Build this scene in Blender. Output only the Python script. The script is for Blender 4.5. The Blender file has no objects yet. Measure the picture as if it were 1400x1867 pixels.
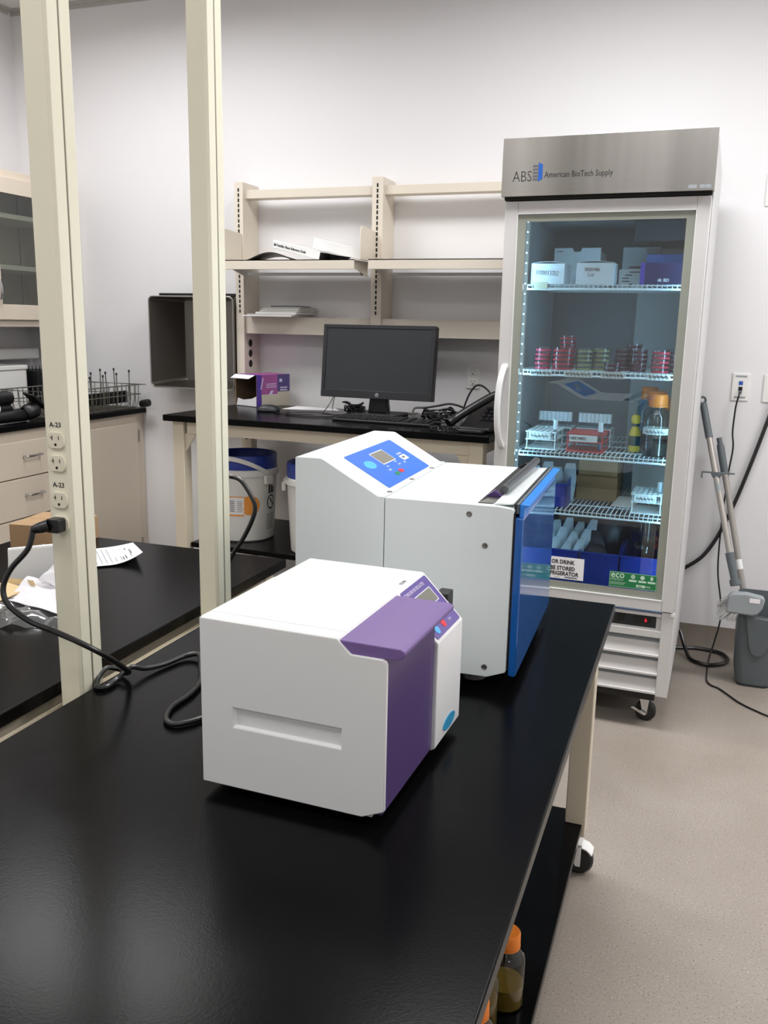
import bpy, bmesh, math, random
from mathutils import Matrix, Vector
random.seed(7)
S = bpy.context.scene
COL = S.collection
R = math.radians
PI = math.pi

# ------------------------------------------------------------------ camera
def make_camera():
    yaw, pit, rol = R(-19.5037), R(-12.0413), R(1.1267)
    f = Vector((math.sin(yaw) * math.cos(pit), math.cos(yaw) * math.cos(pit), math.sin(pit)))
    r = f.cross(Vector((0, 0, 1))).normalized()
    u = r.cross(f)
    r2 = math.cos(rol) * r + math.sin(rol) * u
    u2 = -math.sin(rol) * r + math.cos(rol) * u
    cam = bpy.data.cameras.new('camera')
    cam.sensor_fit = 'VERTICAL'
    cam.sensor_height = 36.0
    cam.lens = 1608.0 / 1867.0 * 36.0
    cam.clip_start = 0.05
    o = bpy.data.objects.new('camera', cam)
    COL.objects.link(o)
    m = Matrix((r2, u2, -f)).transposed().to_4x4()
    m.translation = Vector((0, 0, 1.41))
    o.matrix_world = m
    S.camera = o
make_camera()

# ------------------------------------------------------------------ world, lights, exposure
W = bpy.data.worlds.new('world')
S.world = W
W.use_nodes = True
W.node_tree.nodes['Background'].inputs[0].default_value = (1.0, 0.98, 0.95, 1)
W.node_tree.nodes['Background'].inputs[1].default_value = 0.05
S.view_settings.view_transform = 'Standard'
S.view_settings.look = 'None'
S.view_settings.gamma = 1.0
S.view_settings.use_curve_mapping = False
S.view_settings.exposure = 0.0
S.cycles.max_bounces = 10
S.cycles.transparent_max_bounces = 24
S.cycles.use_denoising = True
S.cycles.caustics_reflective = False
S.cycles.caustics_refractive = False
S.cycles.sample_clamp_indirect = 6.0
CEIL = 2.96
LAMPS = [(-2.45, 2.92, 28.0, 'ceiling troffer above the counter and the far bench'), (-0.35, 2.62, 34.0, 'ceiling troffer above the bench end by the fridge'),
         (1.75, 2.7, 46.0, 'ceiling troffer above the open floor beside the fridge'), (-2.5, 0.1, 19.0, 'ceiling troffer above the near end of the far bench'),
         (-0.15, 0.1, 11.0, 'ceiling troffer above the camera end of the front bench'), (2.0, 0.1, 7.0, 'ceiling troffer above the open aisle'),
         (-2.5, -2.0, 8.0, 'ceiling troffer at the rear of the room by the counter'), (-0.15, -2.0, 8.0, 'ceiling troffer at the rear middle of the room'),
         (2.0, -2.0, 6.0, 'ceiling troffer at the rear corner of the room')]
for lx, ly, lw, ll in LAMPS:
    l = bpy.data.lights.new('ceiling_lamp', 'AREA')
    l.shape = 'RECTANGLE'
    l.size, l.size_y = 1.16, 0.56
    l.energy = lw
    l.spread = R(168)
    l.color = (0.992, 0.992, 1.0)
    o = bpy.data.objects.new('ceiling_lamp', l)
    COL.objects.link(o)
    o.location = (lx, ly, CEIL - 0.012)

# ------------------------------------------------------------------ materials
def lin(c):
    return tuple(((v / 12.92) if v <= 0.04045 else ((v + 0.055) / 1.055) ** 2.4) for v in c)
def rgb(r, g, b):
    return lin((r / 255, g / 255, b / 255))
def mat(name, col, rough=0.5, metal=0.0, spec=0.5, noise=None, bump=None, emit=None, coat=0.0):
    """col is 0-255 sRGB; noise=(scale, amount) gives a gentle colour variation; bump=(scale, strength)"""
    m = bpy.data.materials.new(name)
    m.use_nodes = True
    nt = m.node_tree
    b = nt.nodes['Principled BSDF']
    c = rgb(*col)
    b.inputs['Base Color'].default_value = (*c, 1)
    b.inputs['Roughness'].default_value = rough
    b.inputs['Metallic'].default_value = metal
    b.inputs['Specular IOR Level'].default_value = spec
    b.inputs['Coat Weight'].default_value = coat
    if emit:
        b.inputs['Emission Color'].default_value = (*rgb(*emit[0]), 1)
        b.inputs['Emission Strength'].default_value = emit[1]
    tc = nt.nodes.new('ShaderNodeTexCoord')
    if noise:
        n = nt.nodes.new('ShaderNodeTexNoise')
        n.inputs['Scale'].default_value = noise[0]
        n.inputs['Detail'].default_value = 4
        nt.links.new(tc.outputs['Object'], n.inputs['Vector'])
        mx = nt.nodes.new('ShaderNodeMix')
        mx.data_type = 'RGBA'
        a = noise[1]
        mx.inputs[6].default_value = (*[max(0, v * (1 - a)) for v in c], 1)
        mx.inputs[7].default_value = (*[min(1, v * (1 + a)) for v in c], 1)
        nt.links.new(n.outputs['Fac'], mx.inputs[0])
        nt.links.new(mx.outputs[2], b.inputs['Base Color'])
    if bump:
        n = nt.nodes.new('ShaderNodeTexNoise')
        n.inputs['Scale'].default_value = bump[0]
        n.inputs['Detail'].default_value = 3
        nt.links.new(tc.outputs['Object'], n.inputs['Vector'])
        bp = nt.nodes.new('ShaderNodeBump')
        bp.inputs['Strength'].default_value = bump[1]
        bp.inputs['Distance'].default_value = 0.002
        nt.links.new(n.outputs['Fac'], bp.inputs['Height'])
        nt.links.new(bp.outputs['Normal'], b.inputs['Normal'])
    return m
def clear_mat(name, tint, refl=1.0, rough=0.02, ior=1.5, haze=0.0):
    """sheet glass / clear plastic: a tinted see-through layer with a Fresnel reflection"""
    m = bpy.data.materials.new(name)
    m.use_nodes = True
    nt = m.node_tree
    nt.nodes.remove(nt.nodes['Principled BSDF'])
    out = nt.nodes['Material Output']
    t = nt.nodes.new('ShaderNodeBsdfTransparent')
    t.inputs[0].default_value = (*rgb(*tint), 1)
    g = nt.nodes.new('ShaderNodeBsdfGlossy')
    g.inputs['Roughness'].default_value = rough
    fr = nt.nodes.new('ShaderNodeFresnel')
    gm = nt.nodes.new('ShaderNodeNewGeometry')
    io = nt.nodes.new('ShaderNodeMapRange')
    io.inputs['To Min'].default_value = ior
    io.inputs['To Max'].default_value = 1.0 / ior
    nt.links.new(gm.outputs['Backfacing'], io.inputs['Value'])
    nt.links.new(io.outputs[0], fr.inputs['IOR'])
    mu = nt.nodes.new('ShaderNodeMath')
    mu.operation = 'MULTIPLY'
    mu.use_clamp = True
    mu.inputs[1].default_value = refl
    nt.links.new(fr.outputs[0], mu.inputs[0])
    mx = nt.nodes.new('ShaderNodeMixShader')
    nt.links.new(mu.outputs[0], mx.inputs[0])
    base = t
    if haze:
        d = nt.nodes.new('ShaderNodeBsdfDiffuse')
        d.inputs[0].default_value = (.8, .82, .84, 1)
        hz = nt.nodes.new('ShaderNodeMixShader')
        hz.inputs[0].default_value = haze
        nt.links.new(t.outputs[0], hz.inputs[1])
        nt.links.new(d.outputs[0], hz.inputs[2])
        base = hz
    nt.links.new(base.outputs[0], mx.inputs[1])
    nt.links.new(g.outputs[0], mx.inputs[2])
    nt.links.new(mx.outputs[0], out.inputs['Surface'])
    return m
M = {}
M['wall'] = mat('wall_paint', (231, 230, 232), 0.65, noise=(1.5, 0.012), bump=(220, 0.08))
M['ceil'] = mat('ceiling_tile', (225, 224, 222), 0.8, noise=(60, 0.05))
M['trimgray'] = mat('ceiling_angle', (190, 188, 184), 0.5)
M['base'] = mat('vinyl_cove_base', (128, 119, 109), 0.45, noise=(6, 0.05))
M['cream'] = mat('cream_enamel', (217, 207, 186), 0.38, noise=(4, 0.02))
M['creamgreen'] = mat('post_enamel', (238, 234, 212), 0.38, noise=(4, 0.02))
M['cream_dark'] = mat('post_seam', (120, 112, 96), 0.6)
M['shelfcream'] = mat('shelf_enamel', (219, 210, 196), 0.42, noise=(5, 0.02))
M['cabcream'] = mat('cabinet_enamel', (212, 200, 184), 0.42, noise=(3, 0.025))
M['cabin'] = mat('cabinet_interior', (160, 152, 140), 0.6)
M['epoxy'] = mat('black_epoxy', (8, 8, 9), 0.22, spec=0.09, noise=(25, 0.12), bump=(350, 0.05))
M['epoxy_edge'] = mat('black_epoxy_edge', (40, 40, 42), 0.4)
M['black'] = mat('black_plastic', (20, 20, 22), 0.42)
M['rubber'] = mat('black_rubber', (17, 17, 18), 0.33, spec=0.6)
M['charcoal'] = mat('charcoal_plastic', (34, 36, 40), 0.45)
M['screen'] = mat('dark_screen', (42, 46, 50), 0.28, spec=0.5)
M['slot'] = mat('dark_slot', (28, 26, 24), 0.8)
M['white'] = mat('white_enamel', (230, 231, 231), 0.3, coat=0.15)
M['whitebig'] = mat('white_blue_enamel', (228, 235, 236), 0.32, coat=0.1)
M['plasticwhite'] = mat('white_plastic', (236, 235, 232), 0.35)
M['purple'] = mat('purple_plastic', (119, 95, 152), 0.42)
M['purple_dark'] = mat('purple_door', (86, 66, 118), 0.2, spec=0.55)
M['purple_label'] = mat('purple_label', (98, 80, 152), 0.35)
M['lavender'] = mat('lavender_ink', (205, 195, 226), 0.5)
M['blue_label'] = mat('blue_label', (52, 112, 214), 0.35)
M['blue_door'] = mat('blue_door', (20, 92, 172), 0.09, spec=0.75, coat=0.5)
M['blue_lip'] = mat('blue_lip', (50, 134, 226), 0.3)
M['skyblue'] = mat('sky_blue_badge', (82, 182, 236), 0.35)
M['teal'] = mat('teal_badge', (52, 150, 196), 0.4, noise=(90, 0.3))
M['lcd'] = mat('grey_display', (128, 126, 116), 0.2)
M['silverink'] = mat('pale_ink', (220, 225, 235), 0.5)
M['red'] = mat('red_ink', (214, 46, 56), 0.45)
M['green'] = mat('green_ink', (34, 128, 92), 0.45)
M['steel'] = mat('stainless_steel', (178, 176, 172), 0.3, metal=1.0)
M['steel_dark'] = mat('worn_stainless_steel', (128, 124, 118), 0.33, metal=1.0, noise=(5, 0.15))
M['chrome'] = mat('chrome', (205, 205, 205), 0.15, metal=1.0)
M['greymetal'] = mat('grey_metal_bar', (104, 106, 110), 0.34, metal=0.8)
M['alu'] = mat('fridge_enamel', (208, 206, 205), 0.36, noise=(3, 0.012))
M['alu_side'] = mat('fridge_side', (206, 206, 206), 0.4)
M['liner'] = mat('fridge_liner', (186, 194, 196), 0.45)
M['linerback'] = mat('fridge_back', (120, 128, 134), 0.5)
M['gasket'] = mat('glass_border', (150, 153, 143), 0.25)
M['shelfwire'] = mat('white_shelf_wire', (226, 236, 238), 0.35)
M['led'] = mat('led_strip', (220, 240, 255), 0.4, emit=((176, 226, 255), 32.0))
M['leddot'] = mat('led_dot', (240, 250, 255), 0.4, emit=((205, 238, 255), 14.0))
M['digit'] = mat('red_digit', (255, 40, 60), 0.4, emit=((255, 30, 60), 0.9))
M['glass'] = clear_mat('fridge_glass', (240, 246, 248), 1.7, 0.01)
M['cabglass'] = clear_mat('cabinet_glass', (225, 230, 228), 1.2, 0.02)
M['clear'] = clear_mat('clear_plastic', (222, 226, 228), 1.3, 0.08)
M['bagclear'] = clear_mat('clear_film', (236, 238, 240), 2.2, 0.12, 1.5, 0.12)
M['bottleglass'] = clear_mat('bottle_glass', (240, 241, 236), 1.25, 0.03)
M['yellowliquid'] = mat('amber_liquid', (104, 86, 34), 0.12, spec=0.6)
M['darkliquid'] = mat('dark_broth', (58, 60, 58), 0.15, spec=0.6)
M['orange'] = mat('orange_cap', (226, 124, 34), 0.45)
M['paper'] = mat('white_paper', (238, 238, 240), 0.6)
M['paperoff'] = mat('off_white_paper', (214, 212, 206), 0.65)
M['ink'] = mat('grey_ink', (120, 120, 128), 0.7)
M['inkblack'] = mat('black_ink', (28, 28, 30), 0.6)
M['kraft'] = mat('kraft_card', (172, 140, 104), 0.75, noise=(18, 0.06))
M['kraft_dark'] = mat('kraft_card_brown', (150, 116, 80), 0.75, noise=(18, 0.08))
M['tan'] = mat('tan_card', (222, 196, 150), 0.75)
M['foam'] = mat('white_foam_sheet', (226, 226, 225), 0.75, noise=(9, 0.03))
M['tissue'] = mat('white_wrap', (232, 230, 234), 0.6)
M['bucket'] = mat('bucket_white', (226, 226, 222), 0.35)
M['bluelid'] = mat('blue_lid', (38, 62, 152), 0.4)
M['bluelid_dark'] = mat('blue_lid_inside', (20, 26, 66), 0.5)
M['bluebin'] = mat('blue_bin', (20, 42, 126), 0.35)
M['orangeink'] = mat('orange_ink', (240, 156, 66), 0.5)
M['greyplastic'] = mat('grey_plastic', (92, 100, 104), 0.5, noise=(20, 0.05))
M['greyplastic_dark'] = mat('grey_plastic_dark', (58, 64, 68), 0.5)
M['greylight'] = mat('light_grey_plastic', (150, 157, 161), 0.5)
M['pole'] = mat('grey_pole', (168, 164, 158), 0.4, metal=0.5)
M['bristle'] = mat('pale_bristle', (178, 178, 176), 0.8)
M['boxpurple'] = mat('carton_purple', (82, 56, 150), 0.4)
M['boxpink'] = mat('carton_magenta', (158, 84, 148), 0.45, noise=(14, 0.15))
M['boxindigo'] = mat('carton_indigo', (82, 70, 124), 0.45, noise=(24, 0.15))
M['boxgray'] = mat('carton_beige', (196, 188, 172), 0.6, noise=(20, 0.08))
M['boxinside'] = mat('carton_inside', (110, 92, 70), 0.8)
M['navybox'] = mat('violet_box', (28, 22, 68), 0.4)
M['bluecard'] = mat('blue_card', (66, 100, 170), 0.45)
M['plum'] = mat('plum_print', (112, 48, 66), 0.5)
M['redrack'] = mat('red_rack', (206, 66, 62), 0.4)
M['whiterack'] = mat('white_rack', (228, 238, 238), 0.4)
M['tube'] = clear_mat('tube_plastic', (214, 228, 232), 1.6, 0.1)
M['tubecap'] = mat('white_tube_cap', (222, 232, 236), 0.4)
M['yellow'] = mat('yellow_plastic', (226, 196, 44), 0.4)
M['darkgreen'] = mat('dark_green_label', (34, 60, 48), 0.5)
M['tape'] = mat('label_tape', (218, 224, 220), 0.55)
M['beigetape'] = mat('beige_tape', (206, 204, 176), 0.55)
M['ecogreen'] = mat('eco_green', (36, 124, 74), 0.4)
M['ecopale'] = mat('eco_pale', (200, 226, 208), 0.5)
M['logoblue'] = mat('logo_blue', (22, 84, 170), 0.5)
M['logogrey'] = mat('logo_grey', (90, 92, 98), 0.4)
M['agar_pink'] = mat('pink_agar', (190, 66, 92), 0.12)
M['agar_red'] = mat('red_agar', (168, 48, 64), 0.12)
M['agar_plum'] = mat('plum_agar', (74, 26, 46), 0.12)
M['agar_yellow'] = mat('yellow_agar', (136, 144, 102), 0.12)
M['dish'] = clear_mat('dish_plastic', (236, 232, 234), 1.6, 0.06)
M['pouch'] = mat('white_pouch', (158, 168, 174), 0.45, noise=(30, 0.1))
M['darkbag'] = mat('dark_pouch', (26, 24, 34), 0.4)
M['wiregrey'] = mat('coated_wire', (118, 114, 106), 0.4, metal=0.5)

def floor_mat():
    m = mat('speckled_vinyl', (152, 143, 134), 0.42)
    nt = m.node_tree
    b = nt.nodes['Principled BSDF']
    tc = nt.nodes.new('ShaderNodeTexCoord')
    def ramp(scale, detail, pts):
        n = nt.nodes.new('ShaderNodeTexNoise')
        n.inputs['Scale'].default_value = scale
        n.inputs['Detail'].default_value = detail
        nt.links.new(tc.outputs['Object'], n.inputs['Vector'])
        r = nt.nodes.new('ShaderNodeValToRGB')
        e = r.color_ramp.elements
        e[0].position, e[1].position = pts[0][0], pts[-1][0]
        e[0].color = (*rgb(*pts[0][1]), 1)
        e[1].color = (*rgb(*pts[-1][1]), 1)
        for p, c in pts[1:-1]:
            q = e.new(p)
            q.color = (*rgb(*c), 1)
        nt.links.new(n.outputs['Fac'], r.inputs[0])
        return r
    a = ramp(190, 2, [(0.28, (108, 98, 88)), (0.37, (153, 144, 134)), (0.62, (159, 150, 141)), (0.74, (186, 178, 170))])
    c = ramp(3, 3, [(0.3, (236, 234, 232)), (0.7, (255, 255, 255))])
    mx = nt.nodes.new('ShaderNodeMix')
    mx.data_type = 'RGBA'
    mx.blend_type = 'MULTIPLY'
    mx.inputs[0].default_value = 1
    nt.links.new(a.outputs[0], mx.inputs[6])
    nt.links.new(c.outputs[0], mx.inputs[7])
    nt.links.new(mx.outputs[2], b.inputs['Base Color'])
    return m
M['floor'] = floor_mat()
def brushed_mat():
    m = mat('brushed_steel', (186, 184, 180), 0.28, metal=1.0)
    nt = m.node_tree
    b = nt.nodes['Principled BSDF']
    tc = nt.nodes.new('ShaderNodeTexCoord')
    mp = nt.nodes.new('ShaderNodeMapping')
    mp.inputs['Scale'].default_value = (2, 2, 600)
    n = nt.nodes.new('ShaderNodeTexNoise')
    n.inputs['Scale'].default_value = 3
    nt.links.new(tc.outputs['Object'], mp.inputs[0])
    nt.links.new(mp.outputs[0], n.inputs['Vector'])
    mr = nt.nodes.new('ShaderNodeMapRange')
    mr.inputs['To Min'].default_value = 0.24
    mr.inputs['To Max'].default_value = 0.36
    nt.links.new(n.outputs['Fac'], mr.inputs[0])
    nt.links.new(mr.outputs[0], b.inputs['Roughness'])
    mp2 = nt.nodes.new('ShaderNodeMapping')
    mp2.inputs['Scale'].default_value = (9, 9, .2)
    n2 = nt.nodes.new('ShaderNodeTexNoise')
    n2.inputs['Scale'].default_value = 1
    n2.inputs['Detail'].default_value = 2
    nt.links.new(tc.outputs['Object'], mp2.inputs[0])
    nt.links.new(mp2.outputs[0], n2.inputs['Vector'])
    r2 = nt.nodes.new('ShaderNodeValToRGB')  # broad upright bands: room reflections painted into the base colour
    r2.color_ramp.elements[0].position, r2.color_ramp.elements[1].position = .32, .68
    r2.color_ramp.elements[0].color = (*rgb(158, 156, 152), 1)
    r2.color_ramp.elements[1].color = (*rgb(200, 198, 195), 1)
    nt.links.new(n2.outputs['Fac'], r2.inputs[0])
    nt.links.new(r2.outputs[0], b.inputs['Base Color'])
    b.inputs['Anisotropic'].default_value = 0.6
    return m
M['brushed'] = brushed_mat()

# ------------------------------------------------------------------ mesh building
class MB:
    def __init__(s):
        s.bm = bmesh.new()
        s.mats = []
        s.slot = 0
        s.X = Matrix.Identity(4)
    def use(s, m):
        if m not in s.mats:
            s.mats.append(m)
        s.slot = s.mats.index(m)
        return s
    def xf(s, m=None):
        s.X = m if m is not None else Matrix.Identity(4)
        return s
    def v(s, p):
        return s.bm.verts.new(s.X @ Vector(p))
    def face(s, vs):
        try:
            f = s.bm.faces.new(vs)
            f.material_index = s.slot
            return f
        except ValueError:
            return None
    def box(s, x0, x1, y0, y1, z0, z1):
        P = [s.v((x, y, z)) for z in (z0, z1) for y in (y0, y1) for x in (x0, x1)]
        for q in ((0, 2, 3, 1), (4, 5, 7, 6), (0, 1, 5, 4), (2, 6, 7, 3), (0, 4, 6, 2), (1, 3, 7, 5)):
            s.face([P[i] for i in q])
        return s
    def prism(s, pts, axis, a0, a1):
        """pts 2-D outline; axis 'x' -> (y,z), 'y' -> (x,z), 'z' -> (x,y)"""
        def mk(p, a):
            return {'x': (a, p[0], p[1]), 'y': (p[0], a, p[1]), 'z': (p[0], p[1], a)}[axis]
        A = [s.v(mk(p, a0)) for p in pts]
        B = [s.v(mk(p, a1)) for p in pts]
        n = len(pts)
        for i in range(n):
            s.face([A[i], A[(i + 1) % n], B[(i + 1) % n], B[i]])
        s.face(A[::-1])
        s.face(B)
        return s
    def quad(s, a, b, c, d):
        s.face([s.v(p) for p in (a, b, c, d)])
        return s
    def slab(s, a, b, c, d, t):
        """thin plate: quad a b c d pushed along its normal by t"""
        a, b, c, d = map(Vector, (a, b, c, d))
        n = (b - a).cross(d - a).normalized() * t
        P = [s.v(p) for p in (a, b, c, d)] + [s.v(p + n) for p in (a, b, c, d)]
        for q in ((3, 2, 1, 0), (4, 5, 6, 7), (0, 1, 5, 4), (1, 2, 6, 5), (2, 3, 7, 6), (3, 0, 4, 7)):
            s.face([P[i] for i in q])
        return s
    def tube(s, pts, r, n=8, closed=False):
        pts = [Vector(p) for p in pts]
        rings = []
        N = len(pts)
        prev = None
        for i, p in enumerate(pts):
            if closed:
                t = (pts[(i + 1) % N] - pts[i - 1]).normalized()
            else:
                t = (pts[min(i + 1, N - 1)] - pts[max(i - 1, 0)]).normalized()
            if prev is None:
                a = Vector((0, 0, 1)) if abs(t.z) < 0.9 else Vector((1, 0, 0))
                u = t.cross(a).normalized()
            else:
                u = (prev - t * prev.dot(t)).normalized()
            prev = u
            w = t.cross(u)
            rr = r[i] if isinstance(r, (list, tuple)) else r
            rings.append([s.v(p + (u * math.cos(2 * PI * k / n) + w * math.sin(2 * PI * k / n)) * rr) for k in range(n)])
        for i in range(N if closed else N - 1):
            A, B = rings[i], rings[(i + 1) % N]
            for k in range(n):
                s.face([A[k], A[(k + 1) % n], B[(k + 1) % n], B[k]])
        if not closed:
            s.face(rings[0][::-1])
            s.face(rings[-1])
        return s
    def rod(s, a, b, r, n=8):
        return s.tube([a, b], r, n)
    def lathe(s, prof, c=(0, 0, 0), n=24, sx=1.0, sy=1.0):
        """prof: list of (r, z); closes on the axis when r == 0"""
        c = Vector(c)
        rings = []
        for r, z in prof:
            if r <= 1e-6:
                rings.append([s.v(c + Vector((0, 0, z)))])
            else:
                rings.append([s.v(c + Vector((r * sx * math.cos(2 * PI * k / n), r * sy * math.sin(2 * PI * k / n), z))) for k in range(n)])
        for A, B in zip(rings, rings[1:]):
            for k in range(n):
                k2 = (k + 1) % n
                if len(A) == 1 and len(B) == 1:
                    continue
                if len(A) == 1:
                    s.face([A[0], B[k2], B[k]])
                elif len(B) == 1:
                    s.face([A[k], A[k2], B[0]])
                else:
                    s.face([A[k], A[k2], B[k2], B[k]])
        return s
    def grid(s, fn, nu, nv, t=0.0):
        """surface fn(u,v) -> point, with thickness t along -z"""
        V = [[s.v(fn(i / nu, j / nv)) for j in range(nv + 1)] for i in range(nu + 1)]
        for i in range(nu):
            for j in range(nv):
                s.face([V[i][j], V[i + 1][j], V[i + 1][j + 1], V[i][j + 1]])
        if t:
            U = [[s.v(Vector(fn(i / nu, j / nv)) + Vector((0, 0, -t))) for j in range(nv + 1)] for i in range(nu + 1)]
            for i in range(nu):
                for j in range(nv):
                    s.face([U[i][j], U[i][j + 1], U[i + 1][j + 1], U[i + 1][j]])
            for i in range(nu):
                s.face([V[i][0], U[i][0], U[i + 1][0], V[i + 1][0]])
                s.face([V[i + 1][nv], U[i + 1][nv], U[i][nv], V[i][nv]])
            for j in range(nv):
                s.face([V[0][j + 1], U[0][j + 1], U[0][j], V[0][j]])
                s.face([V[nu][j], U[nu][j], U[nu][j + 1], V[nu][j + 1]])
        return s
NOM = {}
def link(o):
    COL.objects.link(o)
    return o
def tag(o, label=None, cat=None, group=None, kind=None):
    if label: o['label'] = label
    if cat: o['category'] = cat
    if group: o['group'] = group
    if kind: o['kind'] = kind
    return o
def part(name, mb, material=None, parent=None, bevel=0.0, smooth=True, nom=None, label=None, kind=None, seg=2, angle=35):
    """links ONE mesh object; vertices are given in nominal world coordinates"""
    if material and not mb.mats:
        mb.mats.append(M[material] if isinstance(material, str) else material)
    bmesh.ops.recalc_face_normals(mb.bm, faces=mb.bm.faces)
    off = nom
    if off is None:
        off = NOM.get(parent.name, Vector((0, 0, 0))) if parent else Vector((0, 0, 0))
    off = Vector(off)
    for v in mb.bm.verts:
        v.co -= off
    me = bpy.data.meshes.new(name)
    mb.bm.to_mesh(me)
    mb.bm.free()
    for m in mb.mats:
        me.materials.append(M[m] if isinstance(m, str) else m)
    if smooth:
        me.polygons.foreach_set('use_smooth', [True] * len(me.polygons))
        me.set_sharp_from_angle(angle=R(angle))
    o = link(bpy.data.objects.new(name, me))
    if parent:
        o.parent = parent
        NOM[o.name] = off
    else:
        o.location = off
    if bevel:
        b = o.modifiers.new('edge', 'BEVEL')
        b.width = bevel
        b.segments = seg
        b.limit_method = 'ANGLE'
        b.angle_limit = R(40)
        b.harden_normals = False
    if label: o['label'] = label
    if kind: o['kind'] = kind
    return o
def thing(name, label, cat, nom, rot=0.0, loc=None, group=None):
    o = link(bpy.data.objects.new(name, None))
    o.empty_display_size = 0.05
    o.location = loc if loc is not None else nom
    o.rotation_euler = (0, 0, rot)
    NOM[o.name] = Vector(nom)
    return tag(o, label, cat, group)
def solo(name, mb, material, label, cat, nom, bevel=0.0, group=None, rot=0.0, loc=None, smooth=True, kind=None, seg=2):
    """a thing that is one mesh"""
    o = part(name, mb, material, None, bevel, smooth, nom, seg=seg)
    o.location = loc if loc is not None else nom
    o.rotation_euler = (0, 0, rot)
    NOM[o.name] = Vector(nom)
    return tag(o, label, cat, group, kind)
def struct(name, mb, material, bevel=0.0):
    o = part(name, mb, material, None, bevel)
    o['kind'] = 'structure'
    return o
def cp(o, parent=None, name=None):
    """a copy of a thing with copies of its parts and sub-parts"""
    c = o.copy()
    COL.objects.link(c)
    if parent: c.parent = parent
    for ch in list(o.children):
        cp(ch, c)
    return c
def text(body, size, mtx, material, parent, name='lettering', depth=0.0004, align='LEFT', bold=0.0, narrow=1.0, nom=None):
    """flat lettering; mtx places the text plane (x right, y up, z out) in nominal coordinates"""
    c = bpy.data.curves.new(name, 'FONT')
    c.body = body
    c.size = size
    c.align_x = align
    c.extrude = depth
    c.offset = bold
    c.resolution_u = 2
    t = bpy.data.objects.new(name + '_curve', c)
    COL.objects.link(t)
    dg = bpy.context.evaluated_depsgraph_get()
    me = bpy.data.meshes.new_from_object(t.evaluated_get(dg))
    COL.objects.unlink(t)
    bpy.data.objects.remove(t)
    me.name = name
    off = Vector(nom) if nom is not None else NOM.get(parent.name, Vector((0, 0, 0)))
    me.transform(Matrix.Translation(-off) @ mtx @ Matrix.Diagonal((narrow, 1, 1, 1)))
    me.materials.clear()
    me.materials.append(M[material])
    o = link(bpy.data.objects.new(name, me))
    o.parent = parent
    NOM[o.name] = off
    return o
def plane_mtx(origin, xdir, ydir):
    x = Vector(xdir).normalized()
    z = x.cross(Vector(ydir)).normalized()
    y = z.cross(x)
    m = Matrix((x, y, z)).transposed().to_4x4()
    m.translation = Vector(origin)
    return m
def front(x, y, z):            # text plane facing -y
    return plane_mtx((x, y, z), (1, 0, 0), (0, 0, 1))
def rrect(x0, x1, y0, y1, r, n=4):
    P = []
    for cx, cy, a in ((x1 - r, y1 - r, 0), (x0 + r, y1 - r, 90), (x0 + r, y0 + r, 180), (x1 - r, y0 + r, 270)):
        for k in range(n + 1):
            t = R(a + 90 * k / n)
            P.append((cx + r * math.cos(t), cy + r * math.sin(t)))
    return P
def smoothpath(pts, k=6, closed=False):
    """Catmull-Rom through pts"""
    P = [Vector(p) for p in pts]
    n = len(P)
    out = []
    rng = range(n if closed else n - 1)
    for i in rng:
        if closed:
            p0, p1, p2, p3 = P[i - 1], P[i], P[(i + 1) % n], P[(i + 2) % n]
        else:
            p0, p1, p2, p3 = P[max(i - 1, 0)], P[i], P[i + 1], P[min(i + 2, n - 1)]
        for j in range(k):
            t = j / k
            out.append(0.5 * ((2 * p1) + (p2 - p0) * t + (2 * p0 - 5 * p1 + 4 * p2 - p3) * t * t + (3 * p1 - p0 - 3 * p2 + p3) * t ** 3))
    if not closed:
        out.append(P[-1])
    return out

# ------------------------------------------------------------------ room
XL, XR, YB, YF = -3.54, 2.6, 4.05, -3.2
struct('floor', MB().box(XL - .1, XR + .1, YF - .1, YB + .1, -0.1, 0), 'floor')
struct('ceiling', MB().box(XL - .1, XR + .1, YF - .1, YB + .1, CEIL, CEIL + .1), 'ceil')
struct('wall_back', MB().box(XL - .1, XR + .1, YB, YB + .1, 0, CEIL), 'wall')
struct('wall_left', MB().box(XL - .1, XL, YF, YB, 0, CEIL), 'wall')
struct('wall_right', MB().box(XR, XR + .1, YF, YB, 0, CEIL), 'wall')
struct('wall_front', MB().box(XL, XR, YF - .1, YF, 0, CEIL), 'wall')
struct('baseboard_back', MB().prism([(YB, 0.112), (YB - .004, .112), (YB - .006, .02), (YB - .016, .004), (YB - .018, 0), (YB, 0)], 'x', -0.02 + .02, XR), 'base')
struct('trim_1', MB().box(XL, XR, YB - .022, YB, CEIL - .012, CEIL).box(XL, XR, YB - .004, YB, CEIL - .03, CEIL - .012), 'trimgray')
struct('trim_2', MB().box(XL, XL + .022, YF, YB - .022, CEIL - .012, CEIL).box(XL, XL + .004, YF, YB - .022, CEIL - .03, CEIL - .012), 'trimgray')
proto = None
for i, (lx, ly, lw, ll) in enumerate(LAMPS):
    if proto is None:
        t = thing('ceiling_light', ll, 'light', (lx, ly, CEIL), group='ceiling troffers')
        fr = MB()
        for a in ((lx - .61, lx + .61, ly - .31, ly - .285), (lx - .61, lx + .61, ly + .285, ly + .31), (lx - .61, lx - .585, ly - .285, ly + .285), (lx + .585, lx + .61, ly - .285, ly + .285)):
            fr.box(*a, CEIL - .01, CEIL)
        part('frame', fr, 'white', t)
        part('diffuser', MB().box(lx - .585, lx + .585, ly - .285, ly + .285, CEIL - .006, CEIL - .001), mat('troffer_diffuser', (245, 245, 240), .5, emit=((255, 247, 236), 1.5)), t)
        proto = t
    else:
        c = cp(proto)
        c.location = (lx, ly, CEIL)
        c['label'] = ll

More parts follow.
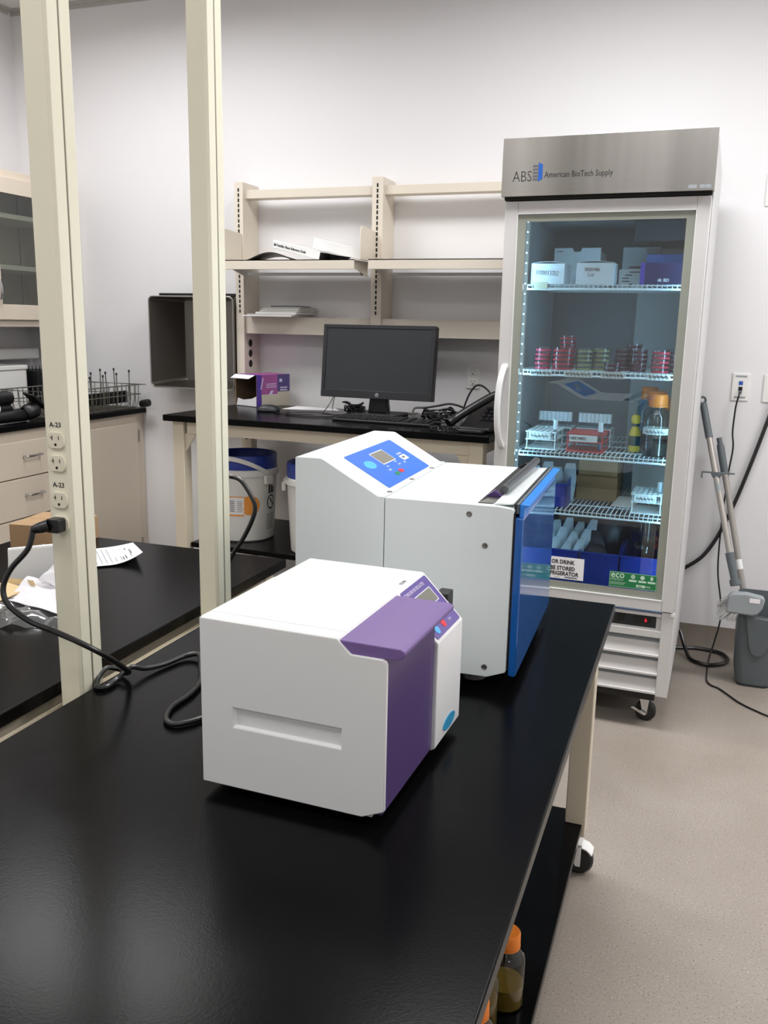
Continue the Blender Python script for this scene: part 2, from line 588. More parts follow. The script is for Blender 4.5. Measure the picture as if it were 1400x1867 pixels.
# ------------------------------------------------------------------ movable lab benches
def bench(name, label, x0, x1, y0, y1, H, far):
    t = thing(name, label, 'bench', ((x0 + x1) / 2, (y0 + y1) / 2, 0))
    part('worktop', MB().box(x0, x1, y0, y1, H - .026, H), 'epoxy', t, 0.003)
    ins = .028
    a0, a1, b0, b1 = x0 + ins, x1 - ins, y0 + ins, y1 - ins
    L = .052
    for lx in (a0, a1 - L):
        for ly in (b0, b1 - L):
            part('leg', MB().box(lx, lx + L, ly, ly + L, .115, H - .026), 'cream', t, .003)
            cx, cy = lx + L / 2, ly + L / 2
            cs = part('caster', MB().rod((cx, cy, .09), (cx, cy, .118), .012).prism([(cx - .02, .09), (cx + .02, .09), (cx + .02, .03), (cx + .008, .03), (cx - .02, .075)], 'y', cy - .026, cy - .018)
                      .prism([(cx - .02, .09), (cx + .02, .09), (cx + .02, .03), (cx + .008, .03), (cx - .02, .075)], 'y', cy + .018, cy + .026)
                      .box(cx - .022, cx + .022, cy - .026, cy + .026, .086, .094)
                      .prism([(cx + .012 + .046 * math.cos(R(a)), .04 + .046 * math.sin(R(a))) for a in range(35, 151, 23)] + [(cx + .012 + .042 * math.cos(R(a)), .04 + .042 * math.sin(R(a))) for a in range(150, 34, -23)], 'y', cy - .022, cy + .022), 'plasticwhite', t, .001)
            wh = MB().use('rubber').xf(Matrix.Translation((cx + .012, cy, .04)) @ Matrix.Rotation(R(90), 4, 'X')).lathe([(0, -.014), (.034, -.014), (.04, -.008), (.04, .008), (.034, .014), (0, .014)], n=20)
            part('wheel', wh, None, cs)
    part('apron', MB().box(a0 + L, a1 - L, b0 + .005, b0 + .03, H - .085, H - .026), 'cream', t)
    part('apron', MB().box(a0 + L, a1 - L, b1 - .03, b1 - .005, H - .085, H - .026), 'cream', t)
    part('apron', MB().box(a0 + .004, a0 + .03, b0 + L, b1 - L, H - .085, H - .026), 'cream', t)
    part('apron', MB().box(a1 - .03, a1 - .004, b0 + L, b1 - L, H - .085, H - .026), 'cream', t)
    return t
BZ = .73
fb = bench('lab_bench', 'long black-topped lab bench on casters carrying both benchtop mixers', -1.028, -.156, .36, 2.203, BZ, False)
part('lower_shelf', MB().box(-.99, -.192, .40, 2.19, .13, .152), 'epoxy', fb, .002)
bb = bench('lab_bench', 'black-topped lab bench behind the cream posts carrying packing and a carton', -1.975, -1.102, .45, 2.262, BZ, True)
part('lower_shelf', MB().box(-1.93, -1.14, .49, 2.23, .13, .152), 'epoxy', bb, .002)

# channel between the benches, with the two service posts standing in it
t = thing('cable_raceway', 'narrow cream metal raceway lying in the gap between the two benches', 'raceway', (-1.065, 1.3, 0))
part('channel', MB().box(-1.098, -1.032, .38, 2.2, .655, .66).box(-1.036, -1.032, 1.33, 2.2, .66, .724).box(-1.098, -1.094, .38, 2.2, .66, .69), 'cream', t)
part('bracket', MB().box(-1.098, -1.032, .45, .5, 0, .655), 'cream', t)
part('bracket', MB().box(-1.098, -1.032, 2.1, 2.15, 0, .655), 'cream', t)

PX0, PX1 = -1.082, -1.033
def post(label, y0, y1, outlets):
    t = thing('service_post', label, 'post', ((PX0 + PX1) / 2, (y0 + y1) / 2, .66))
    d = y1 - y0
    part('post_body', MB().box(PX0, PX1, y0 + d * .56, y1, .66, CEIL).box(PX0 + .004, PX1 - .003, y0 + .004, y1 - .002, .66, CEIL), 'creamgreen', t, .0015)
    part('cover_channel', MB().prism([(PX0, y0 + d * .5), (PX0, y0 + .002), (PX0 + .002, y0), (PX1 - .006, y0), (PX1, y0 + .005), (PX1, y0 + d * .5)], 'z', .66, CEIL), 'creamgreen', t, .001)
    part('seam', MB().box(PX0, PX1 - .0005, y0 + d * .5, y0 + d * .56, .66, CEIL), 'cream_dark', t)
    return t
pl = post('cream service post with a plugged-in black cord and power sockets', 1.258, 1.319, True)
pr = post('cream service post with a bare face, nearer the back wall', 1.752, 1.815, False)
def outlet(parent, cx, y, cz, plugged=False):
    w, h = .0175, .0148
    P = []
    for k in range(32):
        a = 2 * PI * k / 32
        P.append((cx + max(-w, min(w, .0185 * math.cos(a))), cz + max(-h, min(h, .0185 * math.sin(a)))))
    o = part('power_socket', MB().use('plasticcream').prism(P, 'y', y - .004, y + .001), None, parent, .0012)
    s = MB().use('slot')
    yy = y - .0043
    if not plugged:
        s.box(cx - .0078, cx - .0062, yy, y - .003, cz + .0005, cz + .0085).box(cx - .0108, cx - .0078, yy, y - .003, cz + .0038, cz + .0054)
        s.box(cx + .006, cx + .0075, yy, y - .003, cz + .0012, cz + .0078)
        s.xf(Matrix.Translation((cx - .0003, y - .003, cz - .0075)) @ Matrix.Rotation(R(90), 4, 'X')).lathe([(0, 0), (.0026, 0), (.0026, .0013), (0, .0013)], n=12)
        s.xf()
        part('socket_slots', s, None, o)
    return o
M['plasticcream'] = mat('ivory_plastic', (232, 226, 204), 0.35)
ox = -1.0575
oy = 1.258
for cz, pg in ((1.199, False), (1.158, False), (1.092, False), (1.049, True)):
    outlet(pl, ox, oy, cz, pg)
text('A-23', .0125, front(ox - .014, oy - .0004, 1.222), 'inkblack', pl)
text('A-23', .0125, front(ox - .014, oy - .0004, 1.115), 'inkblack', pl)

# ------------------------------------------------------------------ small benchtop mixer (purple)
SR = R(-1.6)
sm = thing('paddle_mixer', 'small white benchtop mixer with purple door and purple lid handle', 'lab mixer', (-.49, 1.2, BZ), SR)
x0, x1, y0, y1 = -.636, -.350, 1.030, 1.386
zb, zt = .7465, .9995
yd = 1.252                       # where the door ends and the control column begins
# shell with the recessed grip in its near side: an extruded outline plus pocketed side wall
outline_low = [(x0, zb), (x1 - .033, zb), (x1 - .003, zb + .013), (x1, zb + .016), (x1, zb + .226), (x1 - .002, zb + .231), (x1 - .007, zb + .2335),
               (x1 - .052, zb + .2335), (x1 - .067, zb + .247), (x1 - .072, zt), (x0, zt)]
body = MB().use('white')
hx0, hx1, hz0, hz1 = x0 + .052, x0 + .221, BZ + .1109, BZ + .1412
def side_with_pocket(mb, y, back, outl):
    """near side wall as a ring between the outline and the pocket, the pocket itself and its back"""
    bm = mb.bm
    hole = [(hx0, hz0), (hx1, hz0), (hx1, hz1), (hx0, hz1)]
    inner = [(hx0 + .010, hz0 + .0075), (hx1 - .002, hz0 + .0075), (hx1 - .002, hz1 - .001), (hx0 + .010, hz1 - .001)]
    O = [mb.v((p[0], y, p[1])) for p in outl]
    H = [mb.v((p[0], y, p[1])) for p in hole]
    I = [mb.v((p[0], y + back, p[1])) for p in inner]
    eds = []
    for L in (O, H):
        for i in range(len(L)):
            eds.append(bm.edges.new((L[i], L[(i + 1) % len(L)])))
    r = bmesh.ops.triangle_fill(bm, use_beauty=True, use_dissolve=True, edges=eds)
    for g in r['geom']:
        if isinstance(g, bmesh.types.BMFace):
            g.material_index = mb.slot
    for i in range(4):
        mb.face([H[i], H[(i + 1) % 4], I[(i + 1) % 4], I[i]])
    mb.face(I)
    B = [mb.v((p[0], yd, p[1])) for p in outl]
    n = len(outl)
    for i in range(n):
        mb.face([O[i], O[(i + 1) % n], B[(i + 1) % n], B[i]])
    mb.face(B)
wall = MB().use('white')
side = list(outline_low)
yw = y0 + .014
# side panel (full outline) is 14 mm thick; behind it the body's front is recessed for the door
pocket = MB().use('white')
def ring(mb, outl, ya, yb, back):
    bm = mb.bm
    hole = [(hx0, hz0), (hx1, hz0), (hx1, hz1), (hx0, hz1)]
    inner = [(hx0 + .012, hz0 + .009), (hx1 - .002, hz0 + .009), (hx1 - .002, hz1 - .001), (hx0 + .012, hz1 - .001)]
    O = [mb.v((p[0], ya, p[1])) for p in outl]
    H = [mb.v((p[0], ya, p[1])) for p in hole]
    I = [mb.v((p[0], ya + back, p[1])) for p in inner]
    B = [mb.v((p[0], yb, p[1])) for p in outl]
    eds = []
    for L in (O, H):
        for i in range(len(L)):
            eds.append(bm.edges.new((L[i], L[(i + 1) % len(L)])))
    r = bmesh.ops.triangle_fill(bm, use_beauty=True, use_dissolve=False, edges=eds)
    for g in r['geom']:
        if isinstance(g, bmesh.types.BMFace):
            g.material_index = mb.slot
    for i in range(4):
        mb.face([H[i], H[(i + 1) % 4], I[(i + 1) % 4], I[i]])
    mb.face(I)
    n = len(outl)
    for i in range(n):
        mb.face([O[i], O[(i + 1) % n], B[(i + 1) % n], B[i]])
    mb.face(B)
ring(pocket, outline_low, y0, y0 + .006, .022)
part('side_panel', pocket, None, sm, .0025)
hs0, hs1 = y0 + .0055, y0 + .03
topo = [(x1 - .02, zb + .2335), (x1 - .052, zb + .2335), (x1 - .067, zb + .247), (x1 - .072, zt), (x0, zt)]
hb = MB().prism([(x0, zb), (x1 - .02, zb)] + topo, 'y', hs1 - .0005, yd)
hb.prism([(x0, hz1 + .003), (x1 - .02, hz1 + .003)] + topo, 'y', hs0, hs1)
hb.box(x0, x1 - .02, hs0, hs1, zb, hz0 - .003).box(x0, hx0 - .003, hs0, hs1, hz0 - .004, hz1 + .004).box(hx1 + .003, x1 - .02, hs0, hs1, hz0 - .004, hz1 + .004)
part('housing', hb, 'white', sm)
part('control_column', MB().prism([(x0, zb), (x1 - .006, zb), (x1, zb + .004), (x1, zt - .0745), (x1 - .001, zt - .072), (x1 - .071, zt - .001), (x1 - .074, zt), (x0, zt)], 'y', yd - .0005, y1), 'white', sm, .002)
part('door', MB().box(x1 - .021, x1 - .0055, y0 + .0065, yd - .001, zb + .004, zb + .236), 'purple_dark', sm, .002)
lid = MB().prism([(x1 - .070, zt - .0025), (x1 - .072, zt - .0045), (x1 - .071, zt - .008), (x1 - .057, zt - .0205), (x1 - .052, zt - .0215), (x1 + .012, zt - .0190), (x1 + .019, zt - .0165), (x1 + .0235, zt - .011), (x1 + .023, zt - .006), (x1 + .017, zt - .003)], 'y', y0 + .003, yd - .002)
part('lid_handle', lid, 'purple', sm, .0012)
part('latch', MB().box(x1 - .05, x1 - .028, y1 + .001, y1 + .034, zt - .062, zt - .034), 'black', sm, .002)
for fx in (x0 + .04, x1 - .06):
    for fy in (y0 + .04, y1 - .04):
        part('foot', MB().lathe([(0, 0), (.014, 0), (.016, .003), (.012, zb - BZ + .001), (0, zb - BZ + .001)], (fx, fy, BZ), 16), 'rubber', sm)
# sloping control panel on the column
pd = Vector((.071, 0, -.0715)).normalized()
pn = Vector((.0715, 0, .071)).normalized()
p0 = Vector((x1 - .0715, 0, zt - .0005))
def sp(s, y, lift=.0004):
    q = p0 + pd * s + pn * lift
    return (q.x, y, q.z)
def slope_mb(fn, s0, s1, ya, yb, t, r=.004):
    mb = MB()
    P = rrect(ya, yb, s0, s1, r)
    A = [mb.v(fn(s, y, 0.0002)) for y, s in P]
    B = [mb.v(fn(s, y, t)) for y, s in P]
    n = len(P)
    for i in range(n):
        mb.face([A[i], A[(i + 1) % n], B[(i + 1) % n], B[i]])
    mb.face(A[::-1])
    mb.face(B)
    return mb
pan = part('control_panel', slope_mb(sp, .004, .097, yd + .007, y1 - .007, .0006), 'purple_label', sm)
part('display', slope_mb(sp, .0235, .0505, yd + .038, y1 - .024, .0012, .001), 'silverink', pan)
part('display', slope_mb(sp, .025, .049, yd + .041, y1 - .027, .0016, .001), 'lcd', pan)
def disc(fn, s, y, rs, ry, t, n=20):
    mb = MB()
    A = [mb.v(fn(s + rs * math.cos(2 * PI * k / n), y + ry * math.sin(2 * PI * k / n), .0002)) for k in range(n)]
    B = [mb.v(fn(s + rs * math.cos(2 * PI * k / n), y + ry * math.sin(2 * PI * k / n), t)) for k in range(n)]
    for k in range(n):
        mb.face([A[k], A[(k + 1) % n], B[(k + 1) % n], B[k]])
    mb.face(A[::-1])
    mb.face(B)
    return mb
part('button', disc(sp, .082, yd + .062, .009, .008, .0012), 'red', pan)
part('button', disc(sp, .084, yd + .028, .008, .008, .0012), 'skyblue', pan)
def smtx(fn, s, y, lift=.0009):
    o = Vector(fn(s, y, lift))
    return plane_mtx(o, (0, 1, 0), -pd)
text('STOMACHER 400 CIRCULATOR', .0088, smtx(sp, .0165, yd + .012), 'lavender', pan, bold=.0001, narrow=.72)
text('MODE', .006, smtx(sp, .076, yd + .083), 'lavender', pan)
text('STOP', .006, smtx(sp, .088, yd + .083), 'lavender', pan)
text('12,710', .0085, plane_mtx((x1 - .079, yd + .046, zt + .0002), (0, 1, 0), (-1, 0, 0)), 'ink', sm)
part('badge', MB().use('teal').xf(Matrix.Translation((x1 + .0003, yd + .072, zb + .022)) @ Matrix.Rotation(R(90), 4, 'Y')).lathe([(0, -.001), (.016, -.001), (.016, .001), (0, .001)], n=28, sx=.72, sy=2.0), None, sm, label='teal blue oval badge')

# ------------------------------------------------------------------ large benchtop mixer (blue)
BR = R(1.8)
bg = thing('paddle_mixer', 'large white benchtop mixer with sloped blue control panel and blue door', 'lab mixer', (-.302, 1.558, BZ), BR)
X0, X1, Y0, Y1 = -.733, -.302, 1.558, 2.035
ZB, ZH, ZD = .755, 1.154, 1.087
xs = -.5485
part('head_housing', MB().prism([(X0, ZB), (xs - .0008, ZB), (xs - .0008, ZD + .002), (-.562, ZD + .002), (-.676, ZH - .001), (-.682, ZH), (X0 + .002, ZH), (X0, ZH - .002)], 'y', Y0, Y1), 'whitebig', bg, .0015)
# chamber housing with a lower front corner cut and a flared top lip
part('chamber_housing', MB().prism([(xs + .0008, ZB), (-.338, ZB), (-.304, ZB + .013), (X1, ZB + .016), (X1, ZD - .012), (-.300, ZD - .006), (-.3005, ZD - .0035), (-.306, ZD - .002), (-.33, ZD + .0005), (xs + .0008, ZD + .0005)], 'y', Y0, Y1), 'whitebig', bg, .0012)
# opening in the bed with its dark throat, and the white scoop that runs up to the lip
op = MB().use('slot').prism([(-.372, Y0 + .02), (-.345, Y0 + .02), (-.338, Y0 + .10), (-.338, Y1 - .02), (-.372, Y1 - .02)], 'z', ZD + .0002, ZD + .0016)
part('bed_opening', op, None, bg)
part('throat_plate', MB().use('steel').slab((-.372, Y0 + .021, ZD + .0018), (-.345, Y0 + .021, ZD + .0018), (-.34, Y0 + .06, ZD + .0018), (-.362, Y0 + .06, ZD + .0018), .0008), None, bg)
part('bed_lip', MB().prism([(-.340, ZD + .0005), (-.330, ZD + .0015), (-.314, ZD + .002), (-.3045, ZD + .0035), (-.3045, ZD + .0055), (-.316, ZD + .0045), (-.332, ZD + .0045), (-.340, ZD + .0035)], 'y', Y0 + .014, Y1 - .012), 'whitebig', bg)
part('roller_bar', MB().tube([(-.338, Y0 + .1, ZD + .0145), (-.330, Y1 - .01, ZD + .0200)], .0085, 20), 'greymetal', bg, .001)
part('bar_arm', MB().prism([(-.354, ZD + .014), (-.345, ZD + .007), (-.338, ZD + .0015), (-.372, ZD + .0015)], 'y', Y0 + .085, Y0 + .1), 'purple_dark', bg)  # purple colour paints the small mixer's reflection in the dark steel
part('bar_arm', MB().prism([(-.354, ZD + .014), (-.345, ZD + .007), (-.338, ZD + .0015), (-.372, ZD + .0015)], 'y', Y1 - .02, Y1 - .005), 'slot', bg)
part('seal', MB().use('rubber').box(-.3018, -.2985, Y0 + .006, Y1 - .006, ZB + .02, ZD + .006).use('greyplastic').box(-.2984, -.2935, Y0 + .010, Y1 - .006, ZD - .012, ZD + .0055), None, bg)
part('door', MB().prism([(-.2985, ZB + .006), (-.2875, ZB + .004), (-.2835, ZB + .009), (-.2835, ZD - .02), (-.2985, ZD - .018)], 'y', Y0 + .004, Y1 - .004), 'blue_door', bg, .0025)
part('door_lip', MB().prism([(-.2930, ZD - .019), (-.2855, ZD - .021), (-.2845, ZD - .003), (-.2765, ZD + .002), (-.275, ZD + .0045), (-.2905, ZD + .0060), (-.2930, ZD + .004)], 'y', Y0 + .012, Y1 - .008), 'blue_lip', bg, .0012)
for fx in (X0 + .05, X1 - .07):
    for fy in (Y0 + .05, Y1 - .05):
        part('foot', MB().lathe([(0, 0), (.02, 0), (.024, .004), (.018, ZB - BZ + .001), (0, ZB - BZ + .001)], (fx, fy, BZ), 18), 'rubber', bg)
def screw(parent, p, axis):
    rot = {'y': Matrix.Rotation(R(90), 4, 'X'), 'z': Matrix.Identity(4)}[axis]
    X = Matrix.Translation(p) @ rot
    mb = MB().use('steel').xf(X).use('steel_dark').lathe([(0, 0), (.0052, 0), (.0055, .0005), (.005, .0014), (.003, .0018), (.0022, .0012), (0, .0012)], n=16)
    o = part('screw', mb, None, parent)
    return o
for px, pz in ((-.384, 1.069), (-.352, 1.012), (-.343, .775)):
    screw(bg, (px, Y0 - .0001, pz), 'y')
for py in (1.608, 1.765, 1.928):
    screw(bg, (-.5545, py, ZD + .002), 'z')
qd = Vector((.114, 0, -.064)).normalized()
qn = Vector((.064, 0, .114)).normalized()
q0 = Vector((-.676, 0, ZH - .001))
def bp(s, y, lift=.0004):
    s, y = s * 1.13, 1.638 + (y - 1.638) * 1.08
    q = q0 + qd * s + qn * lift
    return (q.x, y, q.z)
def bmtx(s, y, lift=.0009):
    return plane_mtx(Vector(bp(s, y, lift)), (0, 1, 0), -qd)
cpn = part('control_panel', slope_mb(bp, .013, .113, 1.638, 1.922, .0006, .004), 'blue_label', bg)
part('display', slope_mb(bp, .0285, .0640, 1.742, 1.820, .0012, .001), 'silverink', cpn)
part('display', slope_mb(bp, .0305, .0620, 1.745, 1.817, .0016, .001), 'lcd', cpn)
part('badge', disc(bp, .052, 1.690, .0115, .0245, .0012, 28), 'skyblue', cpn, label='sky blue oval badge')
part('name_sticker', slope_mb(bp, .060, .074, 1.851, 1.886, .0012, .001), 'paper', cpn)
text('3500', .0085, bmtx(.0690, 1.857, .0016), 'ink', cpn)
text('STOMACHER', .0075, bmtx(.0565, 1.853), 'silverink', cpn, narrow=.75)
for s_, y_, b in ((.070, 1.80, 'BAG'), (.079, 1.80, 'LOAD'), (.080, 1.835, 'STOP'), (.073, 1.742, 'TIME'), (.082, 1.730, 'START')):
    text(b, .0068, bmtx(s_, y_), 'silverink', cpn, narrow=.8)
part('button', disc(bp, .092, 1.776, .0052, .0125, .0012), 'red', cpn)
part('button', disc(bp, .094, 1.746, .0052, .0125, .0012), 'green', cpn)

# ------------------------------------------------------------------ power cords
cd = thing('power_cable', 'black power cord looping from the post socket across bench to mixer', 'cord', (ox, oy, BZ))
px, pz = ox, 1.049
plug = MB().use('rubber')
plug.prism(rrect(px - .0135, px + .0125, pz - .0125, pz + .0125, .004), 'y', oy - .025, oy - .0045)
plug.tube([(px - .010, oy - .022, pz), (px - .024, oy - .03, pz - .004), (px - .036, oy - .034, pz - .008)], [.0115, .0095, .007], 12)
for k in range(4):
    a = Vector((px - .021 - .004 * k, oy - .0285 - .0012 * k, pz - .0032 - .0012 * k))
    plug.tube([a, a + Vector((-.0016, -.0005, -.0005))], .0105 - .0008 * k, 12)
part('plug', plug, None, cd, .002)
path = [(px - .034, oy - .034, pz - .007), (-1.098, 1.215, 1.008), (-1.125, 1.20, .972), (-1.136, 1.19, .938), (-1.122, 1.185, .910), (-1.080, 1.186, .886),
        (-1.034, 1.19, .873), (-.990, 1.205, .852), (-.962, 1.235, .822), (-.964, 1.285, .782), (-.985, 1.335, .748), (-1.005, 1.348, .739),
        (-1.02, 1.352, .742), (-1.033, 1.33, .75), (-1.03, 1.30, .740), (-1.012, 1.276, .736), (-.998, 1.285, .736), (-1.000, 1.318, .738), (-.990, 1.348, .752), (-.975, 1.375, .742), (-.960, 1.418, .737), (-.945, 1.47, .738), (-.918, 1.478, .742), (-.885, 1.43, .741), (-.852, 1.375, .737),
        (-.838, 1.315, .736), (-.838, 1.255, .736), (-.822, 1.212, .736), (-.798, 1.196, .736), (-.775, 1.215, .736), (-.74, 1.275, .736), (-.70, 1.30, .738), (-.637, 1.30, .765)]
part('flex', MB().tube(smoothpath(path, 7), .0052, 10), 'rubber', cd)
c2 = thing('power_cable', 'black power cord hanging beside the bare post in front of buckets', 'cord', (-1.04, 1.83, BZ))
part('plug', MB().box(-1.072, -1.044, 1.8155, 1.838, 1.028, 1.056), 'rubber', c2, .004)
part('cable', MB().tube(smoothpath([(-1.058, 1.836, 1.045), (-1.045, 1.85, 1.043), (-1.024, 1.856, 1.034), (-1.000, 1.858, 1.001), (-.988, 1.858, .971), (-.996, 1.856, .938), (-1.02, 1.853, .89), (-1.046, 1.85, .851), (-1.064, 1.845, .80), (-1.066, 1.84, .70)], 6), .0055, 10), 'rubber', c2)

# ------------------------------------------------------------------ things on the far bench
cb = thing('carton', 'low brown cardboard carton lying closed near the far end of bench', 'box', (-1.915, 2.045, BZ), R(9))
cx0, cx1, cy0, cy1, cz1 = -1.915, -1.728, 2.048, 2.235, BZ + .072
part('box_body', MB().box(cx0, cx1, cy0, cy1, BZ, cz1 - .003), 'kraft', cb, .001)
part('flap', MB().box(cx0 + .001, cx1 - .001, cy0, cy0 + .093, cz1 - .003, cz1), 'kraft', cb)
part('flap', MB().box(cx0 + .001, cx1 - .001, cy0 + .095, cy1, cz1 - .003, cz1), 'kraft', cb)
part('address_label', MB().box(cx0 + .09, cx0 + .165, cy0 + .03, cy0 + .1, cz1, cz1 + .0006), 'paper', cb)

def sheet(u, v):          # printed page with lifted ends
    A, B = Vector((-1.63, 1.882, 0)), Vector((-1.448, 2.05, 0))
    C_, D = Vector((-1.592, 2.205, 0)), Vector((-1.765, 2.015, 0))
    p = A.lerp(B, u).lerp(D.lerp(C_, u), v)
    lift = (.030 - .022 * v) * max(0, (u - .62) / .38) ** 2 + .030 * max(0, (.25 - u) / .25) ** 2 + .003
    return Vector((p.x, p.y, BZ + .002 + lift))
pg = solo('paper_sheet', MB().grid(sheet, 24, 8, .0006), 'paper', 'single printed white page with curled ends lying on the far bench', 'paper', (-1.6, 2.05, BZ))
pr_ = MB()
for k in range(11):
    u0 = .34 + .055 * k
    for v0, v1 in (((.08, .9) if k < 7 else (.1, .35)), ):
        def f(a, b, u0=u0, v0=v0, v1=v1):
            p = sheet(u0 + a * .006, v0 + (v1 - v0) * b)
            return p + Vector((0, 0, .0006))
        pr_.grid(f, 1, 8)
for u0, v0, v1 in ((.9, .3, .6), (.86, .62, .74), (.8, .1, .28), (.83, .1, .3), (.45, .05, .5)):
    def f(a, b, u0=u0, v0=v0, v1=v1):
        return sheet(u0 + a * .014, v0 + (v1 - v0) * b) + Vector((0, 0, .0007))
    pr_.grid(f, 1, 6)
part('printed_lines', pr_, 'ink', pg, smooth=False, kind='stuff')

# packing left over from a delivery
fm = MB()
def fold(u, v):
    x = -1.618 + .115 * u + .006 * math.sin(3 * v)
    y = 1.70 + .055 * u + .022 * (1 - v) * 0
    return Vector((x - .018 * v * 0, y + .018 * v, BZ + .003 + .096 * v + .012 * u * v))
fm.use('foam')
for d0, d1 in ((0, .0055), (.0085, .014)):
    A = [fold(u / 6, v / 6) for u in range(7) for v in range(7)]
    V1 = [fm.v(p + Vector((-.4 * d0, d0, 0))) for p in A]
    V2 = [fm.v(p + Vector((-.4 * d1, d1, 0))) for p in A]
    ix = lambda i, j: i * 7 + j
    for i in range(6):
        for j in range(6):
            fm.face([V1[ix(i, j)], V1[ix(i + 1, j)], V1[ix(i + 1, j + 1)], V1[ix(i, j + 1)]])
            fm.face([V2[ix(i, j)], V2[ix(i, j + 1)], V2[ix(i + 1, j + 1)], V2[ix(i + 1, j)]])
    for i in range(6):
        for j in (0, 6):
            fm.face([V1[ix(i, j)], V1[ix(i + 1, j)], V2[ix(i + 1, j)], V2[ix(i, j)]])
            fm.face([V1[ix(j, i)], V1[ix(j, i + 1)], V2[ix(j, i + 1)], V2[ix(j, i)]])
A0, A1 = fold(0, 1), fold(1, 1)
fm.tube([A0 + Vector((-.003, .007, -.001)), A1 + Vector((-.003, .007, -.001))], .0072, 10)
solo('foam_pouch', fm, None, 'white foam packing pouch standing upright on the far bench', 'packing', (-1.56, 1.73, BZ))
def crumple(pts, name, m_, label, cat, nom, t=.0012, amp=.006, seed=1, n=10):
    rnd = random.Random(seed)
    ph = [rnd.uniform(0, 6) for _ in range(6)]
    a, b, c, d = map(Vector, pts)
    def f(u, v):
        p = a.lerp(b, u).lerp(d.lerp(c, u), v)
        z = amp * (math.sin(7 * u + ph[0]) * math.sin(5 * v + ph[1]) + .6 * math.sin(11 * u * v + ph[2]) + .5 * abs(math.sin(6 * (u - v) + ph[3])))
        return p + Vector((0, 0, z))
    return solo(name, MB().grid(f, n, n, t), m_, label, cat, nom, smooth=True)
crumple([(-1.515, 1.585, BZ + .02), (-1.33, 1.555, BZ + .018), (-1.36, 1.70, BZ + .062), (-1.51, 1.665, BZ + .05)], 'wrapping_paper', 'tissue', 'crumpled white wrapping paper spread on top of the clear bag', 'packing', (-1.42, 1.62, BZ), seed=3)
crumple([(-1.475, 1.66, BZ + .055), (-1.335, 1.63, BZ + .05), (-1.372, 1.70, BZ + .115), (-1.44, 1.705, BZ + .115)], 'wrapping_paper', 'tissue', 'white wrapping paper flap standing up against the cream post', 'packing', (-1.4, 1.68, BZ), seed=5)
kp = thing('card_insert', 'folded tan card insert between foam pouch and clear bag', 'packing', (-1.54, 1.62, BZ))
part('panel', MB().slab((-1.60, 1.60, BZ + .022), (-1.51, 1.565, BZ + .024), (-1.49, 1.64, BZ + .036), (-1.585, 1.665, BZ + .036), .002), 'tan', kp)
part('flap', MB().slab((-1.60, 1.60, BZ + .022), (-1.552, 1.582, BZ + .023), (-1.545, 1.572, BZ + .048), (-1.597, 1.592, BZ + .046), .002), 'tan', kp)
part('flap', MB().slab((-1.59, 1.668, BZ + .03), (-1.47, 1.645, BZ + .045), (-1.48, 1.650, BZ + .056), (-1.58, 1.672, BZ + .046), .002), 'tan', kp)
def bagf(u, v):
    a, b, c, d = Vector((-1.60, 1.45, 0)), Vector((-1.29, 1.505, 0)), Vector((-1.34, 1.68, 0)), Vector((-1.72, 1.66, 0))
    p = a.lerp(b, u).lerp(d.lerp(c, u), v)
    e = min(u, 1 - u, v, 1 - v)
    z = .016 * min(1, e * 8) + .005 * math.sin(17 * u + 9 * v) * math.sin(13 * v - 3 * u) + .004 * math.sin(31 * u - 12 * v)
    return Vector((p.x + .01 * math.sin(14 * v), p.y + .012 * math.sin(9 * u), BZ + max(.0015, z + .003)))
solo('plastic_bag', MB().grid(bagf, 26, 18, .0), 'bagclear', 'crinkled clear plastic bag flat on the far bench under packing', 'bag', (-1.5, 1.56, BZ))

# ------------------------------------------------------------------ left wall: cabinets
CX, CT = -2.80, .947
ct = solo('countertop', MB().box(XL, CX, 1.2, YB - .004, CT - .027, CT), 'epoxy', 'black countertop running along the cream wall cabinets', 'countertop', (-3.17, 2.6, CT - .027), .003)
def base_unit(label, y0, y1, kind):
    t = thing('base_cabinet', label, 'cabinet', (-3.17, (y0 + y1) / 2, 0))
    xf = CX - .022
    part('carcass', MB().box(XL + .003, xf, y0 + .001, y1 - .001, .09, CT - .0272).box(XL + .003, xf - .06, y0 + .001, y1 - .001, 0, .09), 'cabcream', t)
    if kind == 'drawers':
        ym = (y0 + y1) / 2
        for za, zb_ in ((.712, .872), (.530, .706), (.34, .524), (.12, .334)):
            d = part('drawer', MB().box(xf, xf + .016, y0 + .012, y1 - .012, za, zb_), 'cabcream', t, .002)
            zc = (za + zb_) / 2 + .012
            h = MB().tube([(xf + .016, ym - .05, zc), (xf + .040, ym - .05, zc), (xf + .042, ym - .046, zc), (xf + .042, ym + .046, zc), (xf + .040, ym + .05, zc), (xf + .016, ym + .05, zc)], .0052, 8)
            part('pull', h, 'chrome', d)
    else:
        d = part('door', MB().box(xf, xf + .016, y0 + .02, y1 - .075, .12, .872), 'cabcream', t, .002)
        for zc in (.80, .21):
            part('hinge', MB().box(xf + .001, xf + .0185, y1 - .076, y1 - .066, zc - .032, zc + .032).rod((xf + .018, y1 - .071, zc - .03), (xf + .018, y1 - .071, zc + .03), .005), 'steel', d)
        part('pull', MB().tube([(xf + .016, y0 + .06, .70), (xf + .042, y0 + .06, .70), (xf + .042, y0 + .06, .80), (xf + .016, y0 + .06, .80)], .005, 8), 'chrome', d)
    return t
base_unit('cream base cabinet of four drawers with chrome pulls under countertop', 2.86, 3.47, 'drawers')
base_unit('cream base cabinet of stacked drawers at the near end of countertop', 2.2, 2.86, 'drawers')
base_unit('cream base cabinet with one hinged door beside the back wall', 3.47, YB - .003, 'door')

